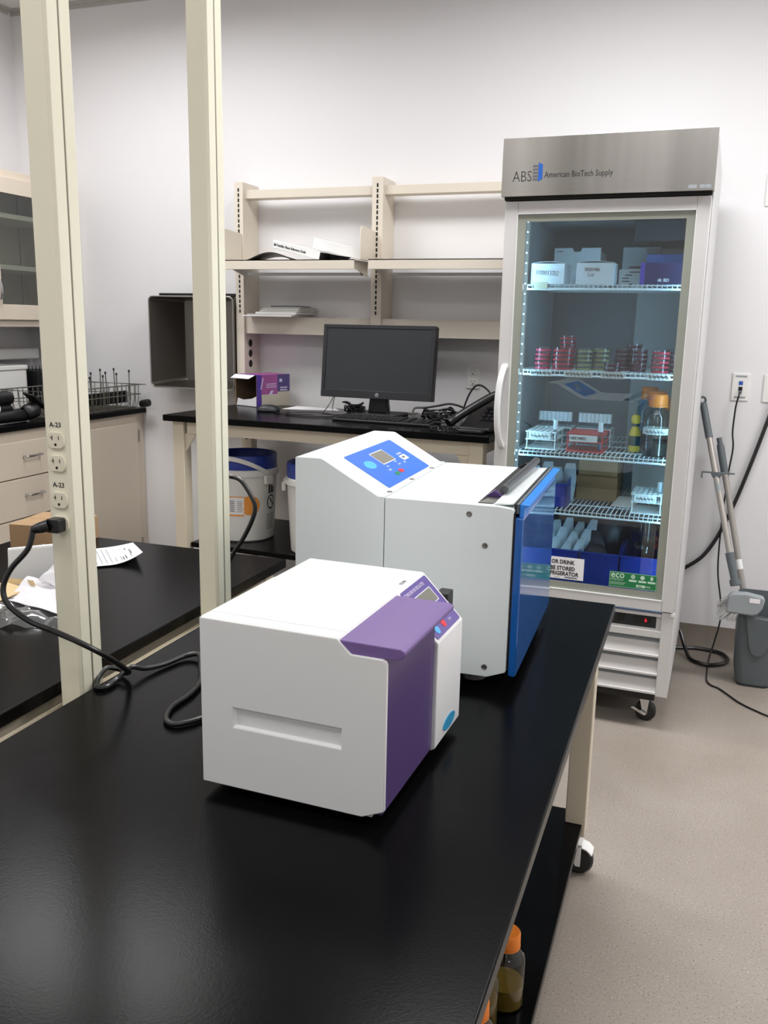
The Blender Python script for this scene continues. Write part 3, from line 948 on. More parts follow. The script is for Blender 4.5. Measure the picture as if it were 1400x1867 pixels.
ux, uz0, uz1 = -3.19, 1.361, 2.088
uc = thing('wall_cabinet', 'cream wall cabinet with glass doors and empty shelves', 'cabinet', (-3.36, 3.6, uz0))
uy0, uy1 = 2.74, YB - .003
part('carcass', MB().box(XL, ux - .02, uy0, uy0 + .02, uz0, uz1).box(XL, ux - .02, uy1 - .02, uy1, uz0, uz1).box(XL, ux - .02, uy0, uy1, uz1 - .03, uz1).box(XL, ux - .02, uy0, uy1, uz0, uz0 + .03).box(XL, XL + .012, uy0, uy1, uz0, uz1), 'cabcream', uc)
part('face_rail', MB().box(ux - .02, ux, uy0, uy1, uz1 - .034, uz1), 'cabcream', uc, .001)
part('face_rail', MB().box(ux - .02, ux, uy0, uy1, uz0, uz0 + .032), 'cabcream', uc, .001)
for zs in (1.895, 1.655):
    part('shelf', MB().box(XL + .012, ux - .03, uy0 + .02, uy1 - .02, zs - .022, zs), 'cabcream', uc)
for ya, yb in ((uy0 + .004, 3.393), (3.399, uy1 - .004)):
    df = MB()
    s_ = .055
    za, zb_ = uz0 + .034, uz1 - .036
    df.box(ux, ux + .018, ya, ya + s_, za, zb_).box(ux, ux + .018, yb - s_, yb, za, zb_).box(ux, ux + .018, ya + s_, yb - s_, za, za + .072).box(ux, ux + .018, ya + s_, yb - s_, zb_ - .072, zb_)
    d = part('door', df, 'cabcream', uc, .001)
    part('pane', MB().box(ux + .007, ux + .011, ya + s_, yb - s_, za + .072, zb_ - .072), 'cabglass', d)
    yh = yb - .028 if ya < 3 else ya + .028
    part('handle', MB().tube(smoothpath([(ux + .018, yh, 1.49), (ux + .036, yh, 1.497), (ux + .042, yh, 1.53), (ux + .036, yh, 1.573), (ux + .018, yh, 1.58)], 5), .006, 8), 'chrome', d)
part('sticker', MB().box(-3.3, -3.232, uy1 - .0215, uy1 - .02, 1.742, 1.772), 'red', uc, label='small red sticker inside')
for k in range(14):
    pass
part('shelf_pilaster', MB().box(XL + .012, XL + .014, uy1 - .056, uy1 - .053, uz0 + .05, uz1 - .05), 'slot', uc)

# things on the left countertop
tb = thing('storage_tub', 'white square tub standing at back of the countertop', 'tub', (-3.36, 3.55, CT))
part('tub_body', MB().prism(rrect(-3.46, -3.26, 3.42, 3.70, .03), 'z', CT, CT + .20), 'plasticwhite', tb, .008)
part('lid', MB().prism(rrect(-3.465, -3.255, 3.415, 3.705, .03), 'z', CT + .20, CT + .222), 'plasticwhite', tb, .004)
def dark_basket(x0, x1, y0, y1, h, label):
    t = thing('wire_basket', label, 'basket', ((x0 + x1) / 2, (y0 + y1) / 2, CT))
    mb = MB()
    for k in range(13):
        z = CT + .004 + h * k / 12
        mb.tube([(x0, y0, z), (x1, y0, z), (x1, y1, z), (x0, y1, z)], .0022, 5, True)
    for k in range(9):
        x = x0 + (x1 - x0) * k / 8
        y = y0 + (y1 - y0) * k / 8
        for a in ((x, y0), (x, y1), (x0, y), (x1, y)):
            mb.rod((a[0], a[1], CT + .001), (a[0], a[1], CT + h), .0022, 5)
    part('wire_mesh', mb, 'black', t)
    part('liner', MB().box(x0 + .006, x1 - .006, y0 + .006, y1 - .006, CT + .002, CT + h * .92), 'charcoal', t, .004)
dark_basket(-3.44, -3.24, 3.73, 3.93, .205, 'black mesh basket on countertop beside the white tub, partly behind post')
dark_basket(-3.44, -3.26, 3.15, 3.38, .20, 'black mesh basket on countertop at the near side of tub')
strip = thing('paper_dispenser', 'long white dispenser mounted under the wall cabinet above the tub', 'dispenser', (-3.44, 3.5, 1.17))
part('dispenser_body', MB().prism(rrect(-3.539, -3.45, 1.185, 1.245, .012), 'y', 3.05, 4.0), 'plasticwhite', strip)

# black barcode scanners / microscope-like gear lying at the edge
gr = thing('torch_set', 'black cylindrical instrument with two stacked barrels on the countertop edge', 'instrument', (-2.93, 3.13, CT))
part('barrel', MB().use('black').xf(Matrix.Translation((-2.93, 3.02, CT + .105)) @ Matrix.Rotation(R(-90), 4, 'X')).lathe([(0, -.12), (.03, -.12), (.033, -.1), (.033, .15), (.030, .168), (.02, .175), (0, .175)], n=20), None, gr)
part('barrel', MB().use('black').xf(Matrix.Translation((-2.93, 3.02, CT + .055)) @ Matrix.Rotation(R(-90), 4, 'X')).lathe([(0, -.12), (.024, -.12), (.026, .10), (.026, .16), (0, .165)], n=20), None, gr)
part('collar', MB().use('plasticwhite').xf(Matrix.Translation((-2.93, 3.095, CT + .062)) @ Matrix.Rotation(R(-90), 4, 'X')).lathe([(.0265, -.008), (.029, -.008), (.029, .008), (.0265, .008)], n=20), None, gr)
part('base', MB().use('black').xf(Matrix.Translation((-2.875, 3.02, CT + .028)) @ Matrix.Rotation(R(-90), 4, 'X')).lathe([(0, -.14), (.022, -.14), (.026, .09), (.027, .2), (.02, .215), (0, .215)], n=20), None, gr)
g2 = thing('clamp_head', 'black round clamp head tilted against the wire drainer', 'clamp', (-2.90, 3.31, CT))
part('clamp_body', MB().use('black').xf(Matrix.Translation((-2.86, 3.245, CT + .046)) @ Matrix.Rotation(R(-70), 4, 'X') @ Matrix.Rotation(R(20), 4, 'Y')).lathe([(0, -.035), (.03, -.035), (.036, -.025), (.036, .02), (.03, .03), (0, .03)], n=20), None, g2)
part('clamp_plate', MB().slab((-2.88, 3.215, CT + .125), (-2.82, 3.215, CT + .115), (-2.82, 3.31, CT + .045), (-2.88, 3.31, CT + .055), .01), 'black', g2, .002)

# wire drainer with upright pegs
dr = thing('wire_drainer', 'grey wire drying rack with upright pegs at end of countertop', 'rack', (-2.98, 3.7, CT))
WX0, WX1, WY0, WY1 = -3.12, -2.80, 3.33, 4.0
def loop(z, i=0.0, r=.0028):
    return [(WX0 + i, WY0 + i, z), (WX1 - i, WY0 + i, z), (WX1 - i, WY1 - i, z), (WX0 + i, WY1 - i, z)]
fr_ = MB()
fr_.tube(loop(CT + .125), .0035, 6, True)
fr_.tube(loop(CT + .075, .0), .0028, 6, True)
fr_.tube(loop(CT + .006, .02), .0028, 6, True)
fr_.rod((WX0, WY0, CT + .125), (WX0, WY0 - .03, CT + .125), .003, 6).rod((WX1, WY1, CT + .125), (WX1 + .02, WY1 + .02, CT + .125), .003, 6)
part('rim', fr_, 'wiregrey', dr)
wr = MB()
n = 18
for k in range(n + 1):
    y = WY0 + .02 + (WY1 - WY0 - .04) * k / n
    wr.tube([(WX1, y, CT + .125), (WX1, y, CT + .05), (WX1 - .02, y, CT + .004), (WX0 + .02, y, CT + .004), (WX0, y, CT + .05), (WX0, y, CT + .125)], .002, 5)
for k in range(7):
    x = WX0 + .03 + (WX1 - WX0 - .06) * k / 6
    wr.tube([(x, WY0, CT + .125), (x, WY0 + .01, CT + .02), (x, WY0 + .03, CT + .007), (x, WY1 - .03, CT + .007), (x, WY1 - .01, CT + .02), (x, WY1, CT + .125)], .002, 5)
part('wires', wr, 'wiregrey', dr, kind='stuff')
def peg(x, y, top, dx=0.0, dy=0.0):
    p = part('peg', MB().rod((x, y, CT + .006), (x + dx, y + dy, top - .008), .0028, 6), 'wiregrey', dr)
    part('peg_tip', MB().rod((x + dx, y + dy, top - .012), (x + dx * 1.02, y + dy, top), .0046, 8), 'black', p)
for a in ((-2.86, 3.64, 1.135), (-2.86, 3.61, 1.115), (-2.88, 3.70, 1.145), (-2.86, 3.685, 1.125, 0, -.02), (-2.93, 3.84, 1.155), (-2.85, 3.755, 1.13), (-2.86, 3.80, 1.145, 0, -.01), (-2.86, 3.88, 1.135), (-2.92, 3.95, 1.155, 0, -.01), (-2.84, 3.96, 1.148), (-2.95, 3.45, 1.15), (-2.97, 3.6, 1.15)):
    peg(*a)
# black tray standing inside the drainer
ty = thing('black_tray', 'black ribbed tray tucked inside the wire drying rack', 'tray', (-2.99, 3.75, CT + .02))
part('tray_body', MB().box(-2.875, -2.865, 3.44, 3.975, CT + .030, CT + .092), 'black', ty, .002)
rb = MB()
for k in range(14):
    y = 3.455 + .50 * k / 13
    rb.box(-2.865, -2.860, y - .011, y + .011, CT + .032, CT + .090)
part('ribs', rb, 'black', ty, kind='stuff')
cl = solo('black_bottle', MB().use('black').xf(Matrix.Translation((-2.775, 3.985, CT + .026)) @ Matrix.Rotation(R(-100), 4, 'Y')).lathe([(0, -.04), (.018, -.038), (.02, -.03), (.02, .008), (.017, .016), (0, .018)], n=20), None,
          'black cylinder end sticking out of the wire drying rack by the wall', 'cylinder', (-2.78, 3.98, CT + .045))

# ------------------------------------------------------------------ steel box on the back wall
sb = thing('wall_basin', 'open stainless steel box hung on the wall, dark inside', 'steel box', (-2.4, YB, 1.08))
fy, by = 3.87, YB - .006
def rr3(x0, x1, z0, z1, r, y):
    return [(p[0], y, p[1]) for p in rrect(x0, x1, z0, z1, r, 5)]
A = rr3(-2.636, -2.163, 1.079, 1.519, .022, fy)
B = rr3(-2.545, -2.175, 1.105, 1.508, .016, by)
A2 = rr3(-2.643, -2.1625, 1.072, 1.526, .026, fy)
B2 = rr3(-2.552, -2.168, 1.098, 1.515, .02, by + .004)
mb = MB().use('steel_dark')
VA, VB, VA2, VB2 = [[mb.v(p) for p in L] for L in (A, B, A2, B2)]
n = len(A)
for i in range(n):
    j = (i + 1) % n
    mb.face([VA[i], VA[j], VB[j], VB[i]])
    mb.face([VA2[i], VB2[i], VB2[j], VA2[j]])
    mb.face([VA[i], VA2[i], VA2[j], VA[j]])
mb.face(VB)
mb.face(VB2)
part('shell', mb, None, sb)
part('rim', MB().tube(rr3(-2.64, -2.1655, 1.0755, 1.5225, .024, fy - .001), .0042, 8, True), 'steel', sb)
solo('rubber_mat', MB().box(-2.60, -2.17, 3.90, 4.035, 1.5262, 1.5395), 'black', 'flat black rubber mat lying on top of the steel box', 'mat', (-2.4, 3.96, 1.5262), .002)

# ------------------------------------------------------------------ standing desk against the back wall
DZ = 1.01
DR = R(-2.8)
DP = (-1.43, 3.222, 0)
dk = thing('lab_table', 'black-topped standing lab table with cream legs against back wall', 'table', DP, DR)
dx0, dx1, dy0, dy1 = -2.176, -.722, 3.222, 3.90
part('worktop', MB().box(dx0, dx1, dy0, dy1, DZ - .027, DZ), 'epoxy', dk, .003)
part('apron', MB().box(dx0 + .1, dx1 - .055, dy0 + .035, dy0 + .06, DZ - .08, DZ - .027), 'cream', dk)
part('apron', MB().box(dx0 + .1, dx1 - .055, dy1 - .06, dy1 - .035, DZ - .08, DZ - .027), 'cream', dk)
part('apron', MB().box(dx0 + .04, dx0 + .07, dy0 + .09, dy1 - .09, DZ - .08, DZ - .027), 'cream', dk)
part('apron', MB().box(dx1 - .07, dx1 - .04, dy0 + .09, dy1 - .09, DZ - .08, DZ - .027), 'cream', dk)
for lx in (dx0 + .03, dx1 - .085):
    for ly in (dy0 + .03, dy1 - .085):
        part('leg', MB().box(lx, lx + .055, ly, ly + .055, 0, DZ - .027), 'cream', dk, .002)
part('lower_shelf', MB().box(dx0 + .09, dx1 - .02, dy0 + .055, dy1 - .03, .42, .442), 'epoxy', dk, .002)
for lx, sg_ in ((dx0 + .03, 1), (dx1 - .085, -1)):
    for ly in (dy0 + .042, dy1 - .052):
        e0 = lx + (.055 if sg_ > 0 else 0)
        part('gusset', MB().prism([(e0, DZ - .08), (e0 + .055 * sg_, DZ - .08), (e0, DZ - .165)], 'y', ly, ly + .006), 'cream', dk)
part('gusset', MB().prism([(dx0 - .005, DZ - .08), (dx0 + .125, DZ - .08), (dx0 + .09, DZ - .14), (dx0 + .025, DZ - .14)], 'y', dy1 - .092, dy1 - .086), 'cream', dk)
part('bolt', MB().use('slot').xf(Matrix.Translation((dx0 + .057, dy1 - .0855, DZ - .165)) @ Matrix.Rotation(R(90), 4, 'X')).lathe([(0, 0), (.005, 0), (.004, .002), (0, .002)], n=12), None, dk)

# buckets
def bucket(label, cx, cy, cover):
    z = .4425
    t = thing('bucket', label, 'bucket', (cx, cy, z), group=None)
    r0, r1, h = .132, .150, .325
    part('pail', MB().lathe([(0, 0), (r0 - .006, 0), (r0, .006), (r1 - .004, h * .78), (r1 - .003, h), (r1 - .007, h), (r1 - .009, h * .78), (r0 - .008, .012), (0, .012)], (cx, cy, z), 48), 'bucket', t)
    part('rim_ring', MB().lathe([(r1 - .004, h - .028), (r1 + .007, h - .028), (r1 + .007, h - .004), (r1 + .003, h + .001), (r1 - .004, h + .001)], (cx, cy, z), 48), 'bucket', t)
    part('lid', MB().lathe([(r1 - .002, h), (r1 - .001, h + .055), (r1 - .004, h + .062), (r1 - .012, h + .062), (r1 - .016, h + .056), (r1 - .02, h + .018), (0, h + .014)], (cx, cy, z), 48).use('bluelid'), 'bluelid', t)
    # handle lug and strap round the lid
    for a in (R(-20), R(200)):
        lx, ly = cx + (r1 + .008) * math.cos(a), cy + (r1 + .008) * math.sin(a)
        part('handle_lug', MB().xf(Matrix.Translation((lx, ly, z + h - .055)) @ Matrix.Rotation(a, 4, 'Z')).box(-.006, .012, -.022, .022, -.008, .030), 'bucket', t, .003)
    P = []
    for k in range(25):
        b = R(-20) + R(-140) * k / 24
        lift = .07 * math.sin(PI * k / 24) if cover else 0.0
        P.append((b, z + h - .025 + lift))
    sm_ = MB()
    ring_ = []
    for b, zz in P:
        ring_.append([sm_.v((cx + rr * math.cos(b), cy + rr * math.sin(b), zz + dz)) for rr, dz in ((r1 + .010, 0), (r1 + .013, 0), (r1 + .013, .020), (r1 + .010, .020))])
    for A_, B_ in zip(ring_, ring_[1:]):
        for k in range(4):
            sm_.face([A_[k], A_[(k + 1) % 4], B_[(k + 1) % 4], B_[k]])
    sm_.face(ring_[0]); sm_.face(ring_[-1])
    part('handle', sm_, 'bucket', t)
    return t, r0, r1, h, z
def wrap(mb, cx, cy, r0, r1, h, z, a0, a1, z0, z1, lift=.0008, n=10):
    """patch of label lying on the tapered pail wall"""
    def f(u, v):
        a = a0 + (a1 - a0) * u
        zz = z0 + (z1 - z0) * v
        rr = r0 + (r1 - .004 - r0) * min(1, zz / (h * .78)) + lift
        return Vector((cx + rr * math.cos(a), cy + rr * math.sin(a), z + zz))
    return mb.grid(f, n, 4)
B1 = (-1.925, 3.52)
b1, r0, r1, bh, bz = bucket('white lidded bucket with an orange round print under the table', *B1, True)
ca = math.atan2(-B1[1], -B1[0])
lb = part('label', wrap(MB(), *B1, r0, r1, bh, bz, ca - .50, ca - .02, .125, .205), 'paper', b1)
part('label_stripe', wrap(MB(), *B1, r0, r1, bh, bz, ca - .50, ca - .02, .12, .127, .0012), 'orangeink', lb)
part('label_stripe', wrap(MB(), *B1, r0, r1, bh, bz, ca - .50, ca - .02, .205, .209, .0012), 'orangeink', lb)
pm = MB()
for k in range(6):
    wrap(pm, *B1, r0, r1, bh, bz, ca - .47, ca - .32, .14 + .009 * k, .144 + .009 * k, .0014, 3)
    wrap(pm, *B1, r0, r1, bh, bz, ca - .24, ca - .08, .14 + .009 * k, .1425 + .009 * k, .0014, 3)
part('print', pm, 'ink', lb, kind='stuff')
dsc = MB()
ac, zc = ca + .17, .168
def fdisc(u, v):
    rr = .045 * u
    a = ac + rr / .143 * math.cos(2 * PI * v)
    zz = zc + rr * math.sin(2 * PI * v) * .98
    q = r0 + (r1 - .004 - r0) * min(1, zz / (bh * .78)) + .0008
    return Vector((B1[0] + q * math.cos(a), B1[1] + q * math.sin(a), bz + zz))
dsc.grid(fdisc, 4, 28)
part('round_print', dsc, 'orangeink', b1, label='orange disc print')
wm = MB()
wa = ca + .95
for k in range(7):
    wrap(wm, *B1, r0, r1, bh, bz, wa - .17, wa + .17, .05 + .011 * k, .0545 + .011 * k, .0012, 4)
part('warning_text', wm, 'greylight', b1, kind='stuff')
wm = MB()
for k in range(3):
    wrap(wm, *B1, r0, r1, bh, bz, wa - .13 + .10 * k, wa - .06 + .10 * k, .215, .255 - .006 * k, .0012, 3)
def wring(u, v):
    rr = .022 + .005 * u
    a = wa + rr / .145 * math.cos(2 * PI * v)
    zz = .175 + rr * 1.25 * math.sin(2 * PI * v)
    q = r0 + (r1 - .004 - r0) * min(1, zz / (bh * .78)) + .0012
    return Vector((B1[0] + q * math.cos(a), B1[1] + q * math.sin(a), bz + zz))
wm.grid(wring, 1, 24)
for s_ in range(6):
    zz = .157 + .006 * s_
    wrap(wm, *B1, r0, r1, bh, bz, wa + .10 - .035 * s_, wa + .15 - .035 * s_, zz, zz + .007, .0014, 2)
part('warning_mark', wm, 'inkblack', b1)
B2_ = (-1.497, 3.42)
b2, r0, r1, bh, bz = bucket('white lidded bucket partly behind the large white mixer', *B2_, False)
ca = math.atan2(-B2_[1], -B2_[0])
lb = part('label', wrap(MB(), *B2_, r0, r1, bh, bz, ca - .75, ca + .5, .075, .115, .0008), 'paper', b2)
pm = MB()
for k in range(4):
    wrap(pm, *B2_, r0, r1, bh, bz, ca - .7, ca - .2, .103 - .008 * k, .106 - .008 * k, .0014, 3)
part('print', pm, 'ink', lb, kind='stuff')
part('blue_mark', wrap(MB(), *B2_, r0, r1, bh, bz, ca - .35, ca - .15, .082, .094, .0016, 3), 'navybox', lb)
part('ledge', MB().xf(Matrix.Translation((B2_[0] + (r1 + .005) * math.cos(ca - .3), B2_[1] + (r1 + .005) * math.sin(ca - .3), bz + bh - .055)) @ Matrix.Rotation(ca - .3, 4, 'Z')).box(-.012, .01, -.04, .04, -.006, .006).box(-.012, 0, -.01, -.004, -.03, -.005), 'bucket', b2, .003)

# ------------------------------------------------------------------ wall shelving over the desk
sh = thing('shelving_unit', 'cream steel wall shelving with slotted uprights above the lab table', 'shelves', (-1.45, YB, 1.02))
UZ = 2.05
UF = 3.89
ups = []
for ux0, ux1, zlow in ((-2.160, -2.116, DZ + .001), (-1.464, -1.412, 1.352), (-.768, -.724, DZ + .001)):
    u = part('upright', MB().box(ux0, ux1, UF, YB - .001, zlow, UZ), 'shelfcream', sh, .0015)
    ups.append(u)
    sl = MB()
    z = UZ - .028
    cxm = (ux0 + ux1) / 2
    while z > 1.46:
        sl.box(cxm - .004, cxm + .004, UF - .0006, UF + .002, z - .016, z)
        z -= .0232
    part('slots', sl, 'slot', u, kind='stuff')
hl = MB().use('slot')
for z in (1.305, 1.255, 1.205):
    hl.xf(Matrix.Translation((-2.1155, 3.95, z)) @ Matrix.Rotation(R(90), 4, 'Y')).lathe([(0, -.001), (.018, -.001), (.018, .0006), (0, .0006)], n=20)
part('cable_holes', hl, None, ups[0], kind='stuff')
for xa, xb in ((-2.116, -1.464), (-1.412, -.768)):
    part('top_rail', MB().box(xa, xb, 3.915, 3.985, 1.977, 2.016), 'shelfcream', sh, .0015)
    part('low_shelf', MB().box(xa, xb, 3.905, 3.912, 1.352, 1.428).box(xa, xb, 3.905, YB - .001, 1.4285, 1.4325).box(xa, xb, 3.912, 3.93, 1.352, 1.356), 'shelfcream', sh)
    o = part('mid_shelf', MB().box(xa + .008, xb - .006, 3.695, 3.70, 1.641, 1.682).box(xa + .008, xb - .006, 3.695, 4.0, 1.678, 1.682).box(xa + .008, xb - .006, 3.70, 3.72, 1.641, 1.644), 'shelfcream', sh)
    for bx in (xa + .012, xb - .02):
        part('shelf_bracket', MB().prism([(3.72, 1.676), (UF + .001, 1.676), (UF + .001, 1.618), (3.86, 1.622), (3.72, 1.652)], 'x', bx, bx + .004), 'shelfcream', sh)
    bu = MB().use('steel')
    for k in range(4):
        bxm = xa + .06 + k * .17
        bu.lathe([(0, 0), (.005, 0), (.006, .004), (.004, .006), (0, .006)], (bxm, 3.75, 1.635), 10)
    part('underbar', MB().box(xa + .05, xb - .03, 3.84, 3.875, 1.622, 1.634), 'steel', o)
for bx, ya in ((-2.126, 3.708), (-1.447, 3.705)):
    P = [(ya, 1.682), (ya, 1.800), (ya + .012, 1.822), (ya + .03, 1.824), (UF - .002, 1.815), (UF - .002, 1.682)]
    part('book_end', MB().prism(P, 'x', bx, bx + .004), 'shelfcream', sh, .001)

# binders lying tilted on the mid shelf
def binder(name, label, c, L, Wd, T, tilt, title=None, spine='white', cover='paper'):
    """lies across the shelf, spine to the room, tilted about y; c = lower spine corner at its low end"""
    Xm = Matrix.Translation(c) @ Matrix.Rotation(tilt, 4, 'Y')
    t = thing(name, label, 'binder', c)
    part('spine', MB().xf(Xm).box(-L, 0, 0, .004, 0, T), spine, t, .002)
    part('cover', MB().xf(Xm).box(-L, 0, .004, Wd, 0, .003), spine, t)
    part('cover', MB().xf(Xm).box(-L, 0, .004, Wd, T - .003, T), spine, t)
    part('pages', MB().xf(Xm).box(-L + .012, -.006, .012, Wd - .008, .004, T - .009), 'paperoff', t)
    part('edge', MB().xf(Xm).box(-.004, .0012, .005, Wd - .002, .0032, T - .0032), 'black', t)  # black box painted in for the dark gap inside the open end
    if title:
        text(title, .0155, Xm @ plane_mtx((-L + .006, -.0006, T * .33), (1, 0, 0), (0, 0, 1)), 'inkblack', t, narrow=.72, bold=.0002)
    return t
binder('ring_binder', 'white reference guide binder with a printed spine tilted on shelf', (-1.655, 3.735, 1.6835), .238, .20, .036, R(13.0), '3M Petrifilm Plates Reference Guide')
binder('ring_binder', 'thick plain white binder with a blank spine tilted on shelf', (-1.466, 3.775, 1.684), .245, .105, .046, R(12.5))
solo('clear_folder', MB().slab((-1.66, 3.80, 1.683), (-1.55, 3.80, 1.683), (-1.55, 3.86, 1.70), (-1.70, 3.86, 1.72), .003), 'charcoal', 'thin dark folder wedged between the two white binders', 'folder', (-1.62, 3.82, 1.683))
def slump(u, v):
    return Vector((-2.02 + .24 * u, 3.74 + .1 * v, 1.6835 + .001 + .034 * math.sin(PI * u) ** 1.2 * (1 - .3 * v)))
solo('dark_pouch', MB().grid(slump, 14, 4, .004), 'black', 'flat dark pouch slumped under the tilted reference binder', 'pouch', (-1.9, 3.79, 1.683))
# loose stack of papers on the low shelf
rnd = random.Random(4)
zz = 1.4332
labs = ['bottom booklet of the loose paper stack on the low shelf', 'second booklet up in the loose paper stack', 'third booklet up in the loose paper stack, offset sideways',
        'fourth booklet up in the loose paper stack', 'fifth booklet up in the loose paper stack', 'sixth booklet up, just below the dark topmost one', 'topmost dark photo leaflet on the loose paper stack']
for k, lbn in enumerate(labs):
    th = (.006, .005, .009, .008, .007, .006, .006)[k]
    wx = (.26, .25, .215, .20, .19, .185, .13)[k]
    cx = (-1.955, -1.94, -1.915, -1.905, -1.90, -1.893, -1.895)[k]
    yf = (3.815, 3.82, 3.83, 3.835, 3.845, 3.85, 3.865)[k]
    solo('booklet', MB().box(cx - wx / 2, cx + wx / 2, yf, 4.035, zz, zz + th), ('paper' if k in (0, 2, 4) else 'paperoff' if k < 6 else 'linerback'), lbn, 'booklet', (cx, 3.93, zz), .001, rot=R((-2, 1.2, -1, .8, -.6, 1.5, -1.5)[k]))
    zz += th + .0008

# ------------------------------------------------------------------ things on the lab table
# printed glove carton, open at one end
gx = Matrix.Translation((-1.985, 3.762, DZ + .0005)) @ Matrix.Rotation(R(70), 4, 'Z')
gc = thing('product_carton', 'open purple printed carton with torn flap at end of lab table', 'box', (0, 0, 0), 0, (0, 0, 0))
gc.matrix_world = Matrix.Identity(4)
def bxf(*a, mt):
    return MB().xf(gx).box(*a), mt
# local: x = depth (0..L), y = width (0..w), z up; open end faces x = 0
GL, GW, GH = .215, .150, .150
part('side', MB().use('boxpink').xf(gx).box(.03, GL * .62, -.002, 0, GH * .38, GH).use('boxindigo').box(GL * .62, GL, -.002, 0, GH * .45, GH).use('boxpurple').box(0, .03, -.002, 0, 0, GH).use('boxgray').box(.03, GL, -.002, 0, 0, GH * .38).box(GL * .62, GL, -.002, 0, GH * .38, GH * .45), None, gc)
part('side', MB().xf(gx).box(0, GL, GW, GW + .002, 0, GH), 'kraft', gc)
part('top', MB().use('boxpink').xf(gx).box(.03, GL, 0, GW, GH - .002, GH).use('boxpurple').box(0, .03, 0, GW, GH - .002, GH), None, gc)
part('bottom', MB().xf(gx).box(0, GL, 0, GW, 0, .002), 'boxinside', gc)
part('end', MB().xf(gx).box(GL - .002, GL, 0, GW, .002, GH - .002), 'boxinside', gc)
part('flap', MB().xf(gx).slab((0, .012, GH - .002), (0, GW, GH - .002), (-.035, GW - .004, GH - .018), (-.035, .018, GH - .018), .0015), 'paper', gc)
part('torn_flap', MB().xf(gx).prism([(.0, .002), (GW - .01, .002), (GW - .02, .036), (GW - .06, .030), (.03, .038), (.0, .05)], 'x', -.004, -.002), 'paper', gc)
part('inner_side', MB().xf(gx).box(0.001, GL - .002, GW - .004, GW - .001, .002, GH - .003).box(.001, GL - .002, .001, .004, .002, GH - .003), 'boxinside', gc)
pm = MB().use('lavender').xf(gx)
for k in range(3):
    pm.box(GL * .28, GL * .58, -.0028, -.002, GH * .70 - .008 * k, GH * .70 - .008 * k + .003)
for k in range(2):
    pm.box(GL * .70, GL * .92, -.0028, -.002, GH * .56 - .012 * k, GH * .56 - .012 * k + .006)
pm.box(GL * .68, GL * .76, -.0028, -.002, GH * .76, GH * .86)
pm.slab(*[gx.inverted() @ gx @ Vector(p) for p in ((GL * .1, -.0024, GH * .55), (GL * .13, -.0024, GH * .55), (GL * .2, -.0024, GH * .9), (GL * .17, -.0024, GH * .9))], .0004)
pm.slab(*[Vector(p) for p in ((GL * .36, -.0024, GH * .38), (GL * .44, -.0024, GH * .38), (GL * .5, -.0024, GH * .5), (GL * .42, -.0024, GH * .5))], .0004)
part('print', pm, None, gc, smooth=False, kind='stuff')

# monitor
MR = R(-3)
mo = thing('computer_monitor', 'black flat computer monitor switched off on the lab table', 'monitor', (-1.345, 3.66, DZ), MR)
mx0, mx1, mz0, mz1, my = -1.611, -1.082, 1.087, 1.406, 3.65
def tiltm(c, a):
    return Matrix.Translation(c) @ Matrix.Rotation(a, 4, 'X') @ Matrix.Translation(-Vector(c))
TX = tiltm((-1.345, my, mz0), R(-6)) @ Matrix.Shear('XZ', 4, (0, 0)) 
part('casing', MB().xf(TX).box(mx0, mx1, my + .004, my + .045, mz0, mz1), 'charcoal', mo, .006, seg=3)
bz_ = MB().xf(TX)
bz_.box(mx0, mx1, my - .002, my + .006, mz0, mz0 + .034).box(mx0, mx1, my - .002, my + .006, mz1 - .016, mz1).box(mx0, mx0 + .017, my - .002, my + .006, mz0 + .034, mz1 - .016).box(mx1 - .017, mx1, my - .002, my + .006, mz0 + .034, mz1 - .016)
part('bezel', bz_, 'charcoal', mo, .0015)
part('screen', MB().xf(TX).box(mx0 + .017, mx1 - .017, my + .0015, my + .004, mz0 + .034, mz1 - .016), 'screen', mo)
lg = part('badge', MB().use('greylight').xf(TX @ Matrix.Translation((-1.337, my - .002, mz0 + .017)) @ Matrix.Rotation(R(90), 4, 'X')).lathe([(0, 0), (.0085, 0), (.0085, .001), (0, .001)], n=24), None, mo)
text('hp', .0125, TX @ front(-1.3435, my - .0031, mz0 + .0135) @ Matrix.Shear('XY', 4, (.2, 0)), 'charcoal', lg)
part('stand', MB().prism([(-1.40, DZ + .012), (-1.30, DZ + .012), (-1.315, mz0 + .06), (-1.385, mz0 + .06)], 'y', 3.70, 3.725), 'charcoal', mo, .003)
part('stand_base', MB().prism(rrect(-1.465, -1.235, 3.62, 3.80, .03), 'z', DZ + .0005, DZ + .012), 'charcoal', mo, .003)
# keyboard
kb = thing('keyboard', 'black computer keyboard in front of the monitor', 'keyboard', (-1.225, 3.45, DZ), R(-5))
part('case', MB().prism([(3.385, DZ + .0005), (3.385, DZ + .011), (3.505, DZ + .020), (3.52, DZ + .016), (3.52, DZ + .0005)], 'x', -1.44, -1.0), 'charcoal', kb, .003)
ky = MB()
for r_ in range(5):
    y = 3.397 + r_ * .0205
    z = DZ + .011 + (y - 3.385) * .075
    for c_ in range(20):
        if c_ in (14, 16):
            continue
        x = -1.428 + c_ * .0208
        ky.box(x, x + .0165, y, y + .0165, z, z + .0055)
part('keys', ky, 'black', kb, .001, kind='stuff', seg=1)
